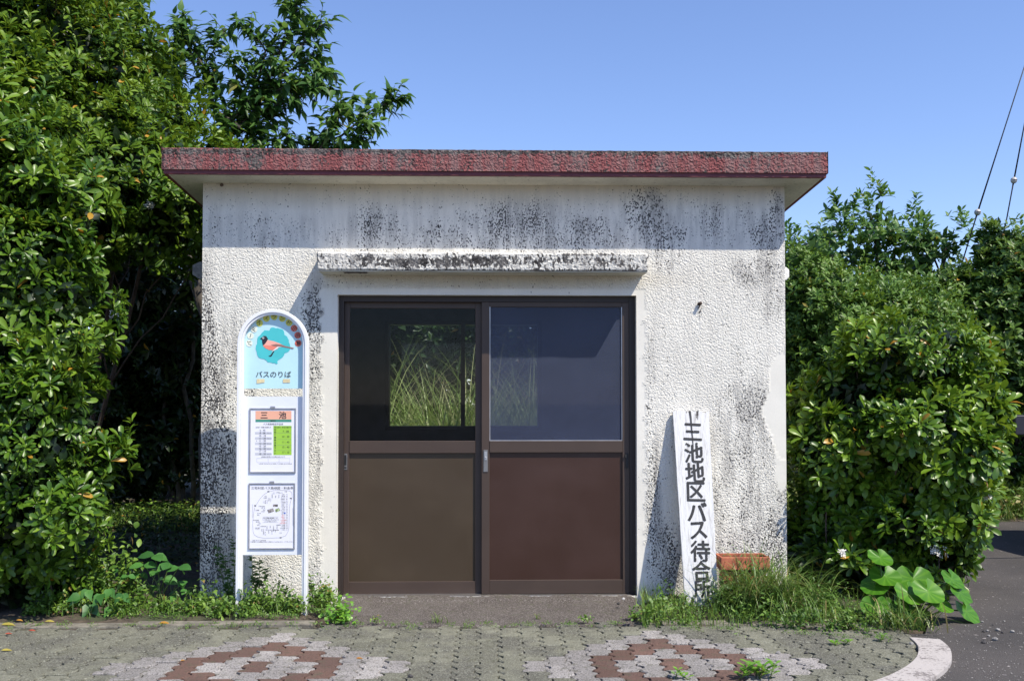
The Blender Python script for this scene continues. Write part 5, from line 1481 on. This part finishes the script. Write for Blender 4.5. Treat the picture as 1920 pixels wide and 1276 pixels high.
def stone(px, py, r_, m_, label, z=-.015, group=None):
    g = G(px, py, z); m = MB(); m.ball((g.x, g.y, z+r_*.5), r_, 8, 0, 1, .9, .7)
    m.v = [(x+random.uniform(-r_, r_)*.18, y+random.uniform(-r_, r_)*.18, zz+random.uniform(-r_, r_)*.15) for x, y, zz in m.v]
    return tag(m.build('stone', m_), label, 'stone', group)
M['stone_g'] = simple('grey_stone', (.24, .23, .22), .9, bmp=.003); M['stone_d'] = simple('dark_stone', (.06, .055, .055), .9, bmp=.003); M['stone_w'] = simple('pale_stone', (.5, .48, .46), .8)
for i, (x, y, r_) in enumerate([(1845, 1184, .010), (1851, 1183, .009), (1871, 1182, .014), (1879, 1186, .009), (1898, 1185, .012), (1866, 1200, .016), (1845, 1205, .014), (1854, 1192, .008), (1842, 1166, .008), (1861, 1172, .008), (1883, 1165, .007)]):
    stone(x, y, r_, M['stone_g' if i % 3 else 'stone_d'], 'small loose stone on the asphalt beside the round-leaved plant', -.015, 'loose stones on the asphalt')
stone(1159, 1132, .011, M['stone_d'], 'dark pebble on the right end of the doorstep', .04)
stone(1169, 1123, .010, M['stone_w'], 'white pebble on the right end of the doorstep', .055)
stone(770, 1270, .014, M['stone_d'], 'dark pebble on the paving at the bottom, below the doors', 0)
stone(1459, 1225, .012, M['stone_g'], 'grey pebble on the green pavers right of the right figure', 0)
stone(1511, 1225, .010, M['stone_d'], 'dark pebble on the green pavers nearer the white kerb', 0)
stone(1709, 1208, .013, M['stone_g'], 'grey stone beside the end of the white kerb', .0)
stone(98, 1181, .009, M['stone_w'], 'white pebble beside the red-brown leaf on the left paving', 0) if False else None
f = Fol(); n = 500; P = np.array([tuple(G(x, y, -.010)) for x, y in zip(rng.uniform(1700, 1920, n), rng.uniform(1120, 1276, n))])
f.leaves(P, unit(n)*[1, 1, .2], unit(n)*.4+[0, 0, 1], .007, .006, 'mini', .3)
tag(f.build('gravel', M['stone_g']), kind='stuff')

# ------------------------------------------------ guy wires
def guy(p0, p1, pi, Y, label):
    a, c, i_ = U(*p0, Y), U(*p1, Y), U(*pi, Y)
    t = thing('guy_wire', label, 'wire', tuple(c), 'guy wires of the utility pole')
    m = MB(); m.tube([a, i_.lerp(a, .35), i_+(a-i_).normalized()*.03], [.006, .007, .010], 6); m.tube([i_-(a-i_).normalized()*.03, i_.lerp(c, .1), c], [.011, .008, .008], 6); m.build('cable', M['wire'], t, smooth=True)
    m = MB(); m.ball(i_, .038, 12, 0, 1, 1, 1.05); m.tube([i_+Vector((-.022, -.036, .0)), i_+Vector((.022, -.036, 0))], .004, 5, 1); m.build('insulator', [M['insul'], M['wire']], t, smooth=True)
guy((1970, -28), (1790, 538), (1833, 398), 5.0, 'left guy wire with a round insulator just above the treetops')
guy((1970, -28), (1868, 515), (1901, 338), 5.05, 'right guy wire at the photo edge with its insulator higher against the sky')

# ------------------------------------------------ vehicle at the right edge (only its mirror shows)
def car():
    X0 = 5.0; Y0 = 1.12; W = 1.42; t = thing('parked_truck', 'vehicle at the right edge with only its black mirror and shadow in view', 'truck', (X0+1, Y0+W/2, -.015))
    wht = M['white_paint']; gl = simple('dark_car_glass', (.02, .025, .03), .08); z0 = -.015
    m = MB()
    prof = [(X0+.02, .30), (X0+.0, .75), (X0+.06, .98), (X0+.42, 1.66), (X0+.62, 1.74), (X0+1.35, 1.74), (X0+1.42, 1.0), (X0+1.42, .34), (X0+1.05, .30), (X0+.98, .58), (X0+.55, .58), (X0+.45, .30)]
    m.prism([(x, z+z0) for x, z in prof][::-1], Y0, Y0+W); m.build('cab', wht, t, bevel=.03)
    m = MB(); q = [(X0+.52, 1.0), (X0+.60, 1.55), (X0+1.25, 1.6), (X0+1.3, 1.0)]
    m.prism([(x, z+z0) for x, z in q], Y0-.004, Y0+.01); m.build('side_window', gl, t)
    m = MB(); k = [(X0+.075, 1.02), (X0+.40, 1.60)]
    m.poly([(k[0][0]-.012, Y0+.08, k[0][1]+z0), (k[1][0]-.012, Y0+.12, k[1][1]+z0), (k[1][0]-.012, Y0+W-.12, k[1][1]+z0), (k[0][0]-.012, Y0+W-.08, k[0][1]+z0)]); m.build('windscreen', gl, t)
    m = MB(); m.box(X0+1.46, X0+3.3, Y0+.01, Y0+W-.01, .55+z0, .62+z0); m.box(X0+1.46, X0+3.3, Y0+.01, Y0+.04, .62+z0, .92+z0); m.box(X0+1.46, X0+3.3, Y0+W-.04, Y0+W-.01, .62+z0, .92+z0); m.box(X0+3.26, X0+3.3, Y0+.04, Y0+W-.04, .62+z0, .92+z0); m.box(X0+1.43, X0+3.25, Y0+.35, Y0+W-.35, .36+z0, .54+z0); m.build('load_bed', wht, t, bevel=.008)
    for wx in (X0+.76, X0+2.65):
        for wy in (Y0+.02, Y0+W-.16):
            m = MB(); m.tube([(wx, wy, .27+z0), (wx, wy+.14, .27+z0)], .27, 24); wo_ = m.build('wheel', M['black'], t, bevel=.02)
            m = MB(); m.tube([(wx, wy-.004, .27+z0), (wx, wy+.02, .27+z0)], .16, 16); m.build('hub', M['steel'], wo_)
    for y in (Y0+.1, Y0+W-.32):
        m = MB(); m.box(X0-.012, X0+.02, y, y+.22, .62+z0, .76+z0); m.build('headlight', M['alu'], t, bevel=.006)
    m = MB(); m.box(X0-.03, X0+.05, Y0+.02, Y0+W-.02, .28+z0, .46+z0); m.build('bumper', M['black_plastic'], t, bevel=.01)
    MYv = Y0-.16; a = U(1904, 797, MYv); zt, zb = U(1910, 778, MYv).z, U(1910, 815, MYv).z
    m = MB(); m.box(a.x, a.x+.30, MYv, MYv+.09, zb, zt); m.tube([(a.x+.2, MYv+.06, (zt+zb)/2), (X0+.3, Y0+.02, (zt+zb)/2-.03)], .014, 6); m.build('mirror', M['black_plastic'], t, bevel=.022)
car()
